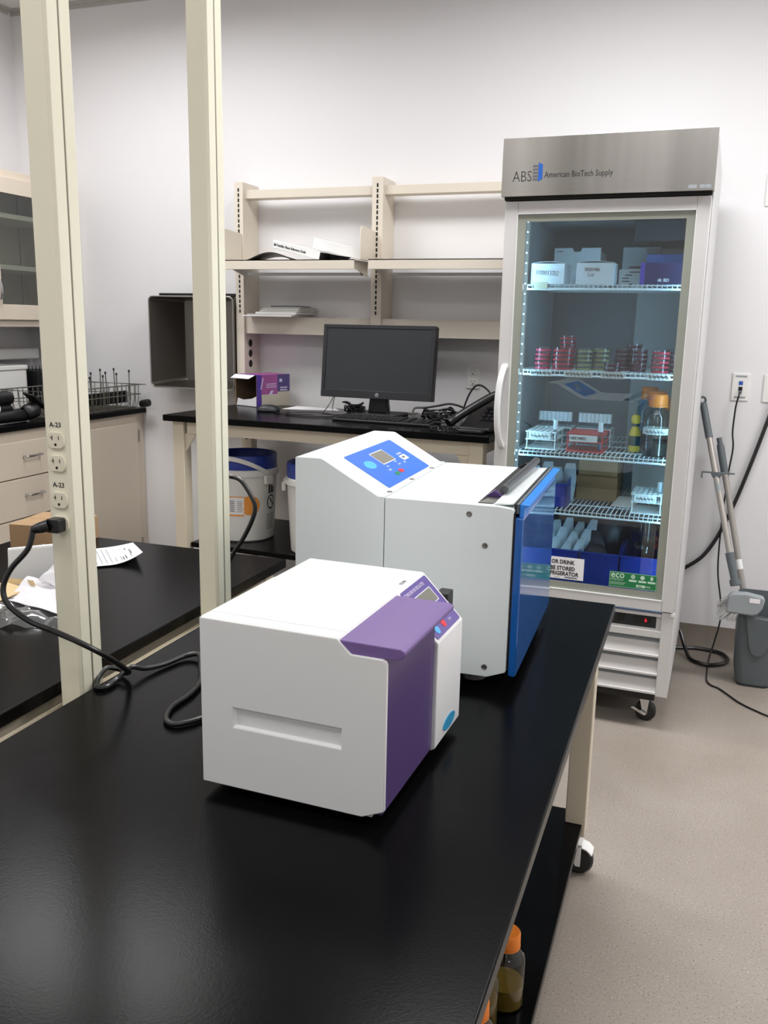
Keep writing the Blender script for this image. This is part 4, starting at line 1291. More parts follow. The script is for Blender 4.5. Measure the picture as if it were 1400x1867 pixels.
# mouse
solo('computer_mouse', MB().xf(Matrix.Translation((-1.84, 3.60, DZ + .0005)) @ Matrix.Rotation(R(-62), 4, 'Z')).lathe([(0, 0), (.03, 0), (.034, .006), (.032, .016), (.024, .026), (.012, .031), (0, .032)], n=24, sx=.9, sy=1.6), 'charcoal', 'black computer mouse next to the purple carton', 'mouse', (-1.84, 3.60, DZ))
solo('paper_sheet', MB().prism([(-1.84, 3.74), (-1.57, 3.79), (-1.63, 3.88), (-1.84, 3.90)], 'z', DZ + .0005, DZ + .002), 'paper', 'white page lying flat behind the mouse on the lab table', 'paper', (-1.72, 3.8, DZ))
solo('paper_sheet', MB().prism([(-1.52, 3.80), (-1.22, 3.82), (-1.22, 3.90), (-1.52, 3.89)], 'z', DZ + .0005, DZ + .002), 'paperoff', 'white page lying behind the monitor stand on the lab table', 'paper', (-1.37, 3.85, DZ))
# cables
def cable(label, pts, r=.0032, k=7, cat='cable', m_='rubber', name='cable'):
    P = smoothpath(pts, k)
    return solo(name, MB().tube(P, r, 7), m_, label, cat, P[0])
cable('thin black mouse cable trailing in front of the papers', [(-1.80, 3.57, DZ + .006), (-1.74, 3.53, DZ + .004), (-1.66, 3.52, DZ + .004), (-1.58, 3.55, DZ + .006), (-1.52, 3.60, DZ + .004), (-1.46, 3.62, DZ + .004)], .0024)
cable('thin black keyboard cable looping toward the mouse', [(-1.42, 3.53, DZ + .008), (-1.50, 3.49, DZ + .004), (-1.60, 3.47, DZ + .004), (-1.70, 3.50, DZ + .004), (-1.72, 3.56, DZ + .005), (-1.64, 3.60, DZ + .008), (-1.56, 3.585, DZ + .009), (-1.47, 3.55, DZ + .005)], .0024)
cable('thin cable dropping in a narrow V below the monitor edge', [(-1.575, 3.60, DZ + .004), (-1.552, 3.625, DZ + .045), (-1.543, 3.67, DZ + .088), (-1.535, 3.625, DZ + .045), (-1.525, 3.60, DZ + .004)], .002)
cable('thin cable curving down beside the monitor stand', [(-1.30, 3.69, DZ + .07), (-1.296, 3.66, DZ + .04), (-1.27, 3.60, DZ + .022), (-1.23, 3.56, DZ + .006)], .002)
def coil(label, c, rx, ry, n, rise, seed, r=.0034, h=.012):
    rr = random.Random(seed)
    P = []
    for k in range(n):
        a = 2 * PI * k / 7 + rr.uniform(-.2, .2)
        q = rr.uniform(.55, 1.0)
        P.append((c[0] + rx * q * math.cos(a), c[1] + ry * q * math.sin(a), c[2] + r + h * k / n + rise * rr.random()))
    return cable(label, P, r, 5)
coil('bundled black adapter cable heaped beside the monitor stand', (-1.455, 3.665, DZ + .002), .05, .035, 22, .045, 2)
coil('heap of black cords coiled between keyboard and telephone', (-1.0, 3.50, DZ + .002), .085, .06, 40, .05, 5, .0042, .02)
cable('thick black cord looped up over the coiled heap', [(-1.12, 3.50, DZ + .01), (-1.125, 3.53, DZ + .055), (-1.08, 3.55, DZ + .06), (-1.03, 3.54, DZ + .07), (-.97, 3.53, DZ + .082), (-.92, 3.54, DZ + .07), (-.885, 3.55, DZ + .05), (-.86, 3.56, DZ + .07), (-.845, 3.57, DZ + .085)], .0045)
cable('black cord making an arch in front of the wall outlet', [(-.975, 3.74, DZ + .01), (-.968, 3.745, DZ + .045), (-.95, 3.75, DZ + .10), (-.925, 3.75, DZ + .14), (-.90, 3.75, DZ + .149), (-.87, 3.745, DZ + .135), (-.845, 3.735, DZ + .108), (-.82, 3.70, DZ + .07)], .0042)
solo('power_adapter', MB().box(-1.50, -1.42, 3.70, 3.74, DZ + .0005, DZ + .035), 'black', 'small black power adapter behind the keyboard cable bundle', 'adapter', (-1.46, 3.72, DZ), .006, rot=R(10))
# desk phone
ph = thing('desk_telephone', 'black desk telephone with its handset by the fridge', 'telephone', (-.815, 3.42, DZ), R(-8))
part('phone_base', MB().prism([(3.30, DZ + .0005), (3.30, DZ + .016), (3.36, DZ + .03), (3.50, DZ + .10), (3.53, DZ + .10), (3.55, DZ + .07), (3.55, DZ + .0005)], 'x', -.862, -.728), 'black', ph, .006, seg=3)
hs = MB().use('rubber')
hs.tube(smoothpath([(-.905, 3.315, DZ + .024), (-.885, 3.345, DZ + .045), (-.83, 3.40, DZ + .090), (-.775, 3.44, DZ + .128), (-.735, 3.465, DZ + .142)], 5), [.020] * 4 + [.017] * 14 + [.020] * 3, 12)
part('handset', hs, None, ph)
kp_ = MB()
for i in range(4):
    for j in range(3):
        y = 3.375 + .024 * i
        z = DZ + .0335 + (y - 3.36) * .5
        kp_.box(-.80 + .022 * j, -.784 + .022 * j, y, y + .015, z, z + .008)
part('keypad', kp_, 'charcoal', ph, kind='stuff')
for zz_ in (.062, .074):
    part('indicator', MB().box(-.735, -.728, 3.40 + zz_, 3.408 + zz_, DZ + .052 + zz_ * .35, DZ + .062 + zz_ * .35), 'yellow', ph)
part('coiled_cord', MB().tube([(-.90 + .05 * math.cos(t_ * .06) + .006 * math.cos(t_ * 1.1), 3.255 + .03 * math.sin(t_ * .06) + .0 * t_, DZ + .010 + .006 * math.sin(t_ * 1.1)) for t_ in range(0, 105)], .0026, 5), 'rubber', ph)
part('wall_bracket_foot', MB().box(-.84, -.74, 3.245, 3.30, DZ + .0005, DZ + .014), 'charcoal', ph, .004)

# ------------------------------------------------------------------ wall plates
def wall_plate(name, label, x0, x1, z0, z1, m_='plasticwhite'):
    t = thing(name, label, 'wall plate', ((x0 + x1) / 2, YB, (z0 + z1) / 2))
    part('plate', MB().box(x0, x1, YB - .006, YB, z0, z1), m_, t, .002)
    return t
wo = wall_plate('power_outlet', 'white double power outlet on the wall behind the telephone', -1.037, -.976, 1.122, 1.228)
for cz in (1.198, 1.152):
    cx = -1.006
    o = part('power_socket', MB().prism([(cx + max(-.0165, min(.0165, .019 * math.cos(2 * PI * k / 28))), cz + max(-.014, min(.014, .019 * math.sin(2 * PI * k / 28)))) for k in range(28)], 'y', YB - .009, YB - .005), 'plasticwhite', wo, .001)
    part('socket_slots', MB().box(cx - .008, cx - .006, YB - .0094, YB - .008, cz, cz + .008).box(cx + .006, cx + .008, YB - .0094, YB - .008, cz + .001, cz + .008).box(cx - .0025, cx + .0025, YB - .0094, YB - .008, cz - .0095, cz - .0045), 'slot', o)
wd = wall_plate('data_outlet', 'white data wall plate with two jacks above the broom', .120, .188, 1.120, 1.235)
for cz in (1.186, 1.163):
    part('jack', MB().box(.146, .162, YB - .0072, YB - .005, cz, cz + .016), 'logoblue' if cz > 1.18 else 'slot', wd)
part('label_window', MB().box(.132, .176, YB - .0068, YB - .005, 1.219, 1.226).box(.132, .176, YB - .0068, YB - .005, 1.131, 1.138), 'greylight', wd)
wall_plate('data_outlet', 'white wall plate cut off by the picture edge beside the hose', .243, .312, 1.118, 1.233)
wall_plate('switch_plate', 'white wall plate high up on the bare wall by picture edge', .175, .245, 1.905, 2.03)
dc = thing('data_cable', 'thin black data cable from wall plate down to the floor', 'cable', (.152, YB, 0))
part('data_plug', MB().box(.147, .161, YB - .018, YB - .0062, 1.150, 1.164), 'clear', dc)
part('cable', MB().tube(smoothpath([(.154, YB - .018, 1.155), (.149, 4.015, 1.14), (.142, 4.02, 1.09), (.14, 4.02, .99), (.148, 4.015, .92), (.139, 4.018, .80), (.133, 4.02, .58), (.137, 4.02, .385), (.16, 4.015, .25), (.168, 4.01, .16), (.15, 3.99, .05), (.137, 3.95, .006), (.127, 3.80, .004), (.125, 3.66, .004), (.14, 3.61, .004), (.17, 3.585, .004), (.205, 3.53, .004), (.24, 3.472, .004), (.29, 3.42, .004), (.36, 3.37, .004), (.5, 3.33, .004)], 6), .0036, 8), 'rubber', dc)
cable('thick black hose rising from behind the fridge across the wall', [(-.03, 4.02, .355), (-.004, 4.025, .371), (.07, 4.028, .435), (.127, 4.028, .54), (.18, 4.03, .69), (.227, 4.03, .86), (.272, 4.03, 1.04), (.32, 4.03, 1.25)], .0085, 7, 'hose', name='hose')
cable('thick black fridge power cord looped on the floor beside baseboard', [(-.03, 3.97, .13), (.002, 3.975, .10), (.03, 3.93, .04), (.055, 3.872, .0115), (.09, 3.835, .0095), (.135, 3.825, .0095), (.185, 3.86, .0095), (.21, 3.92, .0095), (.19, 3.985, .0095), (.14, 4.012, .0095), (.08, 4.02, .0095), (.02, 4.0, .0095), (-.03, 3.985, .0095)], .0085, 7, 'cord', name='power_cable')

# ------------------------------------------------------------------ broom and lobby dustpan
bn = thing('lobby_dustpan', 'tall grey upright dustpan bin with a long pole', 'dustpan', (.30, 3.74, 0))
def sect(cx, cy, w, d, z, r):
    return [(p[0], p[1], z) for p in rrect(cx - w / 2, cx + w / 2, cy - d / 2, cy + d / 2, r, 4)]
mb = MB().use('greyplastic')
secs = [sect(.30, 3.73, .135, .15, .012, .035), sect(.30, 3.73, .15, .16, .06, .035), sect(.305, 3.735, .17, .18, .2, .035), sect(.31, 3.74, .185, .20, .36, .035)]
inn = [sect(.31, 3.74, .177, .192, .36, .033), sect(.305, 3.735, .16, .17, .2, .03), sect(.30, 3.73, .12, .13, .03, .03)]
L = [[mb.v(p) for p in s_] for s_ in secs + inn]
# rim dips at the front
for v_ in L[3] + L[4]:
    if v_.co.y < 3.70:
        v_.co.z -= .055
n = len(L[0])
for A_, B_ in zip(L, L[1:]):
    for i in range(n):
        mb.face([A_[i], A_[(i + 1) % n], B_[(i + 1) % n], B_[i]])
mb.face(L[0][::-1])
mb.use('greyplastic_dark')
mb.face(L[-1])
part('bin', mb, None, bn)
part('base', MB().prism(rrect(.238, .362, 3.66, 3.80, .03), 'z', 0, .012), 'greyplastic_dark', bn)
fp = [(.245, .305), (.355, .30), (.335, .17), (.322, .145), (.30, .137), (.28, .145), (.268, .17)]
part('front_panel', MB().xf(Matrix.Translation((0, 3.648, 0)) @ Matrix.Translation((0, 0, .14)) @ Matrix.Rotation(R(4.5), 4, 'X') @ Matrix.Translation((0, 0, -.14))).prism(fp, 'y', -.012, .02), 'greyplastic', bn, .004)
p_a, p_b = Vector((.285, 3.83, .16)), Vector((.088, 3.985, .965))
dvec = (p_b - p_a)
part('pole', MB().tube([p_a, p_a + dvec * .83], .0125, 14), 'pole', bn)
part('grip', MB().tube([p_a + dvec * .82, p_a + dvec * .95, p_a + dvec * .965, p_a + dvec * .968, p_b], [.0155, .0155, .014, .011, .011], 14), 'greyplastic', bn)
part('pole_sticker', MB().tube([p_a + dvec * .335, p_a + dvec * .385], .0130, 14), 'paper', bn)
q_a, q_b = Vector((.200, 3.72, .40)), Vector((.008, 3.985, 1.12))
dv = q_b - q_a
bm_ = thing('broom', 'grey broom with hanging-hole handle, its head resting on dustpan', 'broom', (.2, 3.72, .32))
part('pole', MB().tube([q_a + dv * .16, q_a + dv * .80], .0125, 14), 'pole', bm_)
part('grip', MB().tube([q_a + dv * .79, q_a + dv * .98], [.0155, .0150], 14), 'greyplastic', bm_)
tz = q_a + dv * 1.0
ringm = MB().tube([(tz.x + .0125 * math.cos(2 * PI * k / 20), tz.y, tz.z + .0135 * math.sin(2 * PI * k / 20)) for k in range(20)], .0048, 8, True)
part('hanging_loop', ringm, 'greyplastic', bm_)
part('socket', MB().tube([q_a + dv * .0, q_a + dv * .03, q_a + dv * .035, q_a + dv * .17], [.021, .021, .015, .0185], 14), 'greyplastic', bm_)
clp = q_a + dv * .60
part('clip', MB().box(clp.x - .055, clp.x + .075, clp.y - .018, clp.y - .006, clp.z - .002, clp.z + .004).box(clp.x - .055, clp.x - .049, clp.y - .018, clp.y - .006, clp.z - .024, clp.z + .003).prism([(clp.x - .02, clp.z), (clp.x + .03, clp.z), (clp.x + .018, clp.z - .02), (clp.x - .01, clp.z - .02)], 'y', clp.y - .018, clp.y + .012), 'greyplastic', bm_, .002)
part('pole_sticker', MB().tube([q_a + dv * .50, q_a + dv * .54], .0130, 14), 'greylight', bm_)
hd = MB().prism([(.168, .318), (.172, .385), (.185, .398), (.24, .402), (.30, .392), (.306, .38), (.30, .345), (.285, .322), (.265, .315)], 'y', 3.605, 3.645)
part('broom_head', hd, 'greylight', bm_, .006, seg=3)
part('head_sticker', MB().box(.25, .288, 3.6035, 3.605, .368, .386), 'paper', bm_)
brs = MB()
rb_ = random.Random(3)
for k in range(280):
    u = rb_.random()
    w = rb_.random()
    x = .172 + .05 * u
    z = .32 + .06 * (1 - u) * w
    brs.tube([(x, 3.61 + .035 * w, z), (x - .010 - .012 * (1 - u), 3.605 + .04 * w, z - .015), (x - .014 - .026 * (1 - u), 3.60 + .05 * w, z - .038)], [.0016, .0014, .0010], 4)
part('bristles', brs, 'bristle', bm_, kind='stuff')

# ------------------------------------------------------------------ bottles on the lower shelf of the front bench
def media_bottle(label, x, y, z, r, h, liquid, level, cap='orange', name='media_bottle', group=None, rot=0, band=None):
    t = thing(name, label, 'bottle', (x, y, z), rot, group=group)
    rn = r * .52
    sh_ = h * .62
    c = (x, y, z)
    part('glass', MB().lathe([(0, 0), (r * .9, 0), (r, r * .1), (r, sh_), (r * .95, sh_ + r * .2), (r * .72, sh_ + r * .45), (rn, sh_ + r * .72), (rn, h * .84)], c, 28), 'bottleglass', t)
    part('liquid', MB().lathe([(0, .003), (r * .86, .003), (r * .965, r * .12), (r * .965, level * h), (0, level * h)], c, 28), liquid, t)
    part('cap', MB().lathe([(0, h), (rn * 1.22, h), (rn * 1.32, h - .003), (rn * 1.34, h * .86), (rn * 1.34, h * .83), (rn * 1.0, h * .83), (0, h * .83)], c, 28), cap, t)
    part('cap_skirt', MB().lathe([(rn * 1.05, h * .80), (rn * 1.36, h * .80), (rn * 1.36, h * .826), (rn * 1.05, h * .826)], c, 28), cap, t)
    if band:
        part('label_band', MB().lathe([(r + .0006, h * band[0]), (r + .0006, h * band[1])], c, 28), 'tape', t)
    return t
media_bottle('orange-capped glass bottle of amber liquid farthest along the lower bench shelf', -.252, 1.45, .153, .036, .152, 'yellowliquid', .30)
media_bottle('amber glass bottle tucked in under bench edge between two others', -.285, 1.372, .153, .036, .152, 'yellowliquid', .42, 'paperoff')
media_bottle('nearest orange-capped bottle under the bench edge, only its cap showing', -.268, 1.262, .153, .036, .152, 'yellowliquid', .42)

# ------------------------------------------------------------------ glass-door refrigerator
FR = R(-1.4)
FP = Vector((-.35, 3.11, 0))
def FL(p):
    return FP + Matrix.Rotation(FR, 3, 'Z') @ (Vector(p) - FP)
fg = thing('lab_refrigerator', 'tall white laboratory refrigerator with glass door and stainless header', 'refrigerator', FP, FR)
fx0, fx1 = -.688, -.018
FBk = 3.91
ZB_, ZC, ZT = .132, .449, 2.017
# hollow cabinet
cab = MB().use('alu_side')
cab.box(fx0, fx0 + .035, 3.152, FBk, .432, 1.826).box(fx1 - .035, fx1, 3.152, FBk, .432, 1.826).box(fx0, fx1, FBk - .03, FBk, .432, 1.826)
cab.box(fx0 + .001, fx1 - .001, 3.12, FBk, ZB_ + .002, .4315).box(fx0, fx1, 3.11, FBk, 1.8262, ZT)
part('cabinet_shell', cab, None, fg, .002)
ix0, ix1 = fx0 + .0352, fx1 - .0352
lin_ = MB().use('liner')
lin_.box(ix0, ix0 + .006, 3.153, FBk - .031, .4402, 1.8255).box(ix1 - .006, ix1, 3.153, FBk - .031, .4402, 1.8255).box(ix0, ix1, 3.153, FBk - .031, .4322, .44).box(ix0 + .006, ix1 - .006, 3.153, FBk - .031, 1.80, 1.8258)
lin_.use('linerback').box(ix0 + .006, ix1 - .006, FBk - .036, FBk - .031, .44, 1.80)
part('liner', lin_, None, fg)
part('back_duct', MB().box(-.30, -.115, FBk - .075, FBk - .037, .62, 1.78), 'liner', fg, .004)
part('evaporator_cover', MB().box(-.285, -.07, 3.42, FBk - .08, 1.715, 1.795), 'greyplastic_dark', fg, .006)
# header
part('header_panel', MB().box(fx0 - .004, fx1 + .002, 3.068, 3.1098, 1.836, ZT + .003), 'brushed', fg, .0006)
part('header_gap', MB().box(fx0 + .004, fx1 - .004, 3.085, 3.11, 1.8265, 1.8355), 'slot', fg)
hy = 3.0676
text('ABS', .049, front(-.656, hy, 1.882), 'inkblack', fg, bold=-.0006, narrow=.80)
lgm = MB()
for k in range(5):
    lgm.box(-.588, -.571, hy - .0005, hy + .0005, 1.884 + .0105 * k, 1.8905 + .0105 * k)
part('logo_bars', lgm, 'logogrey', fg)
part('logo_door', MB().prism([(-.570, 1.880), (-.570, 1.940), (-.556, 1.934), (-.556, 1.888)], 'y', hy - .0006, hy + .0005), 'logoblue', fg)
text('American BioTech Supply', .0265, front(-.549, hy, 1.892), 'inkblack', fg, bold=.0001, narrow=.80)
st = MB()
for xa in (-.094, -.060, -.042):
    st.box(xa, xa + (.026 if xa < -.09 else .0165), hy - .0004, hy, 1.843, 1.854)
part('small_labels', st, 'greylight', fg, kind='stuff')
# door
dy0_, dy1_ = 3.092, 3.148
dxa, dxb, dza, dzb = -.682, -.022, .4495, 1.8235
gxa, gxb, gza, gzb = -.637, -.064, .4885, 1.782
door = part('door', MB().box(dxa, gxa, dy0_, dy1_, dza, dzb).box(gxb, dxb, dy0_, dy1_, dza, dzb).box(gxa, gxb, dy0_, dy1_, dza, gza).box(gxa, gxb, dy0_, dy1_, gzb, dzb), 'alu', fg, .002)
cxa, cxb, cza, czb = -.609, -.092, .5165, 1.757
part('inner_border', MB().box(gxa, cxa, 3.0982, 3.0992, gza, gzb).box(cxb, gxb, 3.0982, 3.0992, gza, gzb).box(cxa, cxb, 3.0982, 3.0992, gza, cza).box(cxa, cxb, 3.0982, 3.0992, czb, gzb), 'gasket', door)
part('glass_pane', MB().box(gxa, gxb, 3.0995, 3.1035, gza, gzb), 'glass', door)
part('trim_strip', MB().box(gxa, gxb, 3.0905, 3.0995, gza - .002, gza + .0008).box(gxa, gxb, 3.0905, 3.0995, gzb - .0008, gzb + .002).box(gxa - .002, gxa + .0008, 3.0905, 3.0995, gza, gzb).box(gxb - .0008, gxb + .002, 3.0905, 3.0995, gza, gzb), 'white', door)
hp_ = smoothpath([(-.657, 3.093, .99), (-.658, 3.075, 1.0), (-.665, 3.057, 1.05), (-.668, 3.050, 1.13), (-.665, 3.057, 1.21), (-.658, 3.075, 1.262), (-.657, 3.093, 1.275)], 6)
hm = MB()
rings = []
for i, p in enumerate(hp_):
    tg = (hp_[min(i + 1, len(hp_) - 1)] - hp_[max(i - 1, 0)]).normalized()
    nrm = Vector((0, tg.z, -tg.y))
    w_ = .0105
    rings.append([hm.v(p + Vector((w_ * a, 0, 0)) + nrm * b * .007) for a, b in ((-1, -.6), (-.6, -1), (.6, -1), (1, -.6), (1, .6), (.6, 1), (-.6, 1), (-1, .6))])
for A_, B_ in zip(rings, rings[1:]):
    for k in range(8):
        hm.face([A_[k], A_[(k + 1) % 8], B_[(k + 1) % 8], B_[k]])
hm.face(rings[0]); hm.face(rings[-1])
part('handle', hm, 'white', door)
# stickers inside/outside the glass
sg = part('warning_sign', MB().box(-.590, -.338, 3.0985, 3.0994, .5245, .6045), 'paper', door, label='white printed sign on the glass')
sy = 3.0982
text('NO FOOD OR DRINK', .0205, front(-.372, sy, .5865 - .006), 'inkblack', sg, align='RIGHT', bold=.00055, narrow=.84)
text('TO BE STORED', .0205, front(-.369, sy, .5630 - .006), 'inkblack', sg, align='RIGHT', bold=.00055, narrow=.84)
text('IN THIS REFRIGERATOR', .0205, front(-.356, sy, .5435 - .006), 'inkblack', sg, align='RIGHT', bold=.00055, narrow=.84)
part('barcode', MB().box(-.404, -.360, sy, sy + .0003, .5285, .5335).box(-.44, -.42, sy, sy + .0003, .5285, .5297), 'ink', sg)
ec = part('eco_sticker', MB().box(-.248, -.086, 3.0975, 3.0994, .519, .574), 'ecogreen', door, label='green sticker with pale print')
ey = 3.0973
em = MB()
em.box(-.2465, -.0875, ey, ey + .0002, .5200, .5209).box(-.2465, -.0875, ey, ey + .0002, .5722, .5731).box(-.2465, -.2456, ey, ey + .0002, .52, .573).box(-.0884, -.0875, ey, ey + .0002, .52, .573)
part('border', em, 'ecopale', ec)
text('eco', .034, front(-.243, ey, .5535), 'ecopale', ec, bold=.0004, narrow=.95)
text('FRIENDLY', .0125, front(-.243, ey, .5425), 'ecopale', ec, narrow=.82, bold=-.0002)
em = MB()
for k, xc in enumerate((-.167, -.135, -.104)):
    em.prism([(xc + (.0075 if k != 2 else .005) * math.cos(2 * PI * q / 20), .5615 + .0075 * math.sin(2 * PI * q / 20)) for q in range(20)], 'y', ey, ey + .0002)
    em.prism(rrect(xc - .0135, xc + .0135, .5435, .5505, .003), 'y', ey, ey + .0002)
em.prism(rrect(-.155, -.124, .5255, .5345, .003), 'y', ey, ey + .0002)
for k in range(3):
    em.box(-.243, -.19 - .004 * k, ey, ey + .0002, .5360 - .0036 * k, .5368 - .0036 * k)
part('icons', em, 'ecopale', ec, kind='stuff')
text('HFC', .0085, front(-.149, ey - .0002, .5270), 'ecogreen', ec, narrow=.9)
text('FREE', .0085, front(-.122, ey, .5270), 'ecopale', ec, narrow=.9)
em = MB()
for xc in (-.167,):
    for q in range(3):
        em.box(xc - .006, xc + .006, ey - .0002, ey, .5580 + .003 * q, .5587 + .003 * q)
part('icons', em, 'ecogreen', ec, kind='stuff')
# base with control window and louvres
by_ = 3.100
bs = MB()
bs.box(fx0 + .001, -.652, by_, 3.1195, ZB_, .445).box(-.060, fx1 - .001, by_, 3.1195, ZB_, .445).box(-.652, -.060, by_, 3.1195, .426, .4365).box(-.652, -.060, by_, 3.1195, .349, .374)
part('base_frame', bs, 'alu', fg, .0015)
part('hinge_block', MB().box(-.030, fx1, by_ - .01, by_, .437, .4475), 'white', fg)
cw = part('control_window', MB().box(-.652, -.060, 3.112, 3.1195, .374, .426), 'alu', fg)
part('dark_window', MB().box(-.60, -.078, 3.1105, 3.1121, .381, .4225), 'charcoal', cw, label='dark display strip')
part('display', MB().box(-.155, -.095, 3.1095, 3.1106, .395, .4195), 'black', cw)
text('6', .020, front(-.118, 3.1092, .400), 'digit', cw)
part('button', MB().box(-.212, -.185, 3.1085, 3.1106, .393, .421), 'black', cw)
part('button', MB().box(-.252, -.238, 3.1085, 3.1106, .393, .421), 'black', cw)
lz = [.349, .279, .210]
for k, zt_ in enumerate(lz):
    zl = (.278, .209, .139)[k]
    lv = MB()
    lv.prism([(3.1195, zt_ - .018), (3.1195, zt_ - .021), (3.102, zl + .009), (3.0985, zl + .007), (3.0985, zl), (3.103, zl), (3.103, zl + .004)], 'x', -.652, -.060)
    part('louvre', lv, 'alu', fg)
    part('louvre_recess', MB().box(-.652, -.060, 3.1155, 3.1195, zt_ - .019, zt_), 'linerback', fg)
part('plinth', MB().box(fx0 + .04, fx1 - .045, 3.135, FBk - .02, .1, .1335), 'black', fg)
for cx_ in (-.62, -.098):
    for cy_ in (3.19, 3.84):
        cst = part('caster', MB().box(cx_ - .03, cx_ + .03, cy_ - .03, cy_ + .03, .0945, .1005).prism([(cx_ - .018, .095), (cx_ + .018, .095), (cx_ + .012, .03), (cx_ - .004, .03)], 'y', cy_ - .023, cy_ - .019).prism([(cx_ - .018, .095), (cx_ + .018, .095), (cx_ + .012, .03), (cx_ - .004, .03)], 'y', cy_ + .019, cy_ + .023).slab((cx_ - .045, cy_ - .026, .052), (cx_ + .005, cy_ - .03, .03), (cx_ + .012, cy_ - .03, .036), (cx_ - .038, cy_ - .026, .06), .01), 'chrome', fg, .001)
        part('wheel', MB().use('rubber').xf(Matrix.Translation((cx_ + .006, cy_, .037)) @ Matrix.Rotation(R(90), 4, 'X')).lathe([(0, -.016), (.031, -.016), (.037, -.011), (.037, .011), (.031, .016), (0, .016)], n=22), None, cst)
# LED strips either side of the door opening
for xs_, sd in ((ix0 + .007, 1), (ix1 - .007, -1)):
    xa, xb = sorted((xs_, xs_ + sd * .012))
    s_ = part('light_strip', MB().box(xa, xb, 3.158, 3.168, .50, 1.78), 'led', fg)
    dm = MB()
    z = .52
    while z < 1.77:
        dm.box(xa + .002, xb - .002, 3.1565, 3.158, z, z + .006)
        z += .0345
    part('light_dots', dm, 'leddot', s_, kind='stuff')
    if sd > 0:
        xc = fx0 + .075
        lc = part('light_column', MB().box(xc - .006, xc + .006, 3.1500, 3.1565, .50, 1.78), 'shelfwire', fg)
        dm = MB()
        z = .52
        while z < 1.77:
            dm.box(xc - .0014, xc + .0014, 3.1493, 3.15, z, z + .0034)
            z += .0345
        part('light_dots', dm, 'leddot', lc, kind='stuff')
    part('shelf_standard', MB().box(xa, xb, 3.19, 3.205, .46, 1.78), 'steel', fg)
# wire shelves
SHZ = [1.546, 1.2485, .955, .746]
SX0, SX1 = ix0 + .022, ix1 - .022
for z in SHZ:
    w = MB()
    w.tube([(SX0, 3.20, z + .008), (SX1, 3.20, z + .008), (SX1, 3.82, z + .008), (SX0, 3.82, z + .008)], .0034, 6, True)
    w.box(SX0, SX1, 3.1985, 3.2005, z - .009, z - .002).rod((SX0, 3.20, z - .0055), (SX1, 3.20, z - .0055), .0036, 6)
    for y in (3.35, 3.51, 3.67):
        w.rod((SX0, y, z + .004), (SX1, y, z + .004), .003, 6)
    m_ = 34
    for k in range(m_ + 1):
        x = SX0 + (SX1 - SX0) * k / m_
        w.tube([(x, 3.1995, z - .004), (x, 3.1995, z + .0085), (x, 3.204, z + .0108), (x, 3.815, z + .0108)], .0017, 5)
    part('wire_shelf', w, 'shelfwire', fg)
    part('shelf_clip', MB().rod((SX0 - .012, 3.20, z - .035), (SX0 + .012, 3.20, z - .006), .002, 6), 'chrome', fg)

# ------------------------------------------------------------------ contents of the refrigerator
def fthing(name, label, cat, nom, group=None):
    return thing(name, label, cat, nom, FR, FL(nom), group)
def fsolo(name, mb, m_, label, cat, nom, bevel=0.0, group=None):
    return solo(name, mb, m_, label, cat, nom, bevel, group, FR, FL(nom))
T1, T2, T3, T4 = [z + .0128 for z in SHZ]
def card_box(label, x0, x1, y0, y1, z0, z1, m_, name='storage_box', flap=True, cat='box'):
    t = fthing(name, label, cat, ((x0 + x1) / 2, (y0 + y1) / 2, z0))
    part('box_body', MB().box(x0, x1, y0, y1, z0, z1), m_, t, .0015)
    if flap:
        mb = MB()
        P = [(x0 + (x1 - x0) * k / 10, z1 + .0012 + .0055 * math.sin(PI * k / 10)) for k in range(11)]
        Q = [(a, b - .0012) for a, b in P[::-1]]
        mb.prism(P + Q, 'y', y0 + .002, y1 - .002)
        part('lid_flap', mb, m_, t)
    return t
b_ = card_box('white card box marked 3000013702 by the fridge light strip', -.612, -.494, 3.235, 3.36, T1, 1.630, 'paper')
text('3000013702', .0235, front(-.598, 3.2345, 1.592) @ Matrix.Rotation(R(-3), 4, 'Z'), 'inkblack', b_, bold=-.0003, narrow=.72)
part('tape_strip', MB().box(-.592, -.543, 3.1945, 3.1965, T1 - .018, T1 + .006), 'beigetape', fg)
b_ = card_box('white card box marked 10301466 List at middle of top fridge shelf', -.452, -.326, 3.235, 3.36, T1, 1.632, 'paper')
text('10301466', .019, front(-.426, 3.2345, 1.603), 'inkblack', b_, bold=-.0003, narrow=.72)
text('List', .019, front(-.412, 3.2345, 1.585), 'inkblack', b_, bold=-.0003, narrow=.8)
bk_ = fthing('storage_box', 'pale grey card box with a thumb notch behind the two marked boxes', 'box', (-.50, 3.62, T1))
nt_ = [(-.592, T1), (-.416, T1), (-.416, 1.708)] + [(-.505 + .018 * math.cos(R(a)), 1.708 + .018 * math.sin(R(a))) for a in range(0, -181, -30)] + [(-.592, 1.708)]
part('box_front', MB().prism(nt_, 'y', 3.55, 3.553), 'paper', bk_)
part('box_body', MB().box(-.592, -.416, 3.5535, 3.72, T1, 1.695), 'paperoff', bk_)
part('label', MB().box(-.582, -.560, 3.5492, 3.55, 1.694, 1.697), 'ink', bk_)
vb = fthing('storage_box', 'violet card box with a white logo at the end of top shelf', 'box', (-.165, 3.33, T1))
part('box_body', MB().box(-.237, -.088, 3.25, 3.42, T1, 1.632), 'navybox', vb, .001)
part('box_edge', MB().box(-.2372, -.221, 3.2494, 3.25, T1, 1.632), 'boxpurple', vb)
text('BD', .0145, front(-.159, 3.2494, 1.569), 'paper', vb, bold=.0003)
sun = MB().prism([(-.171 + .0028 * math.cos(R(a)), 1.5725 + .0028 * math.sin(R(a))) for a in range(0, 360, 45)], 'y', 3.2492, 3.2498)
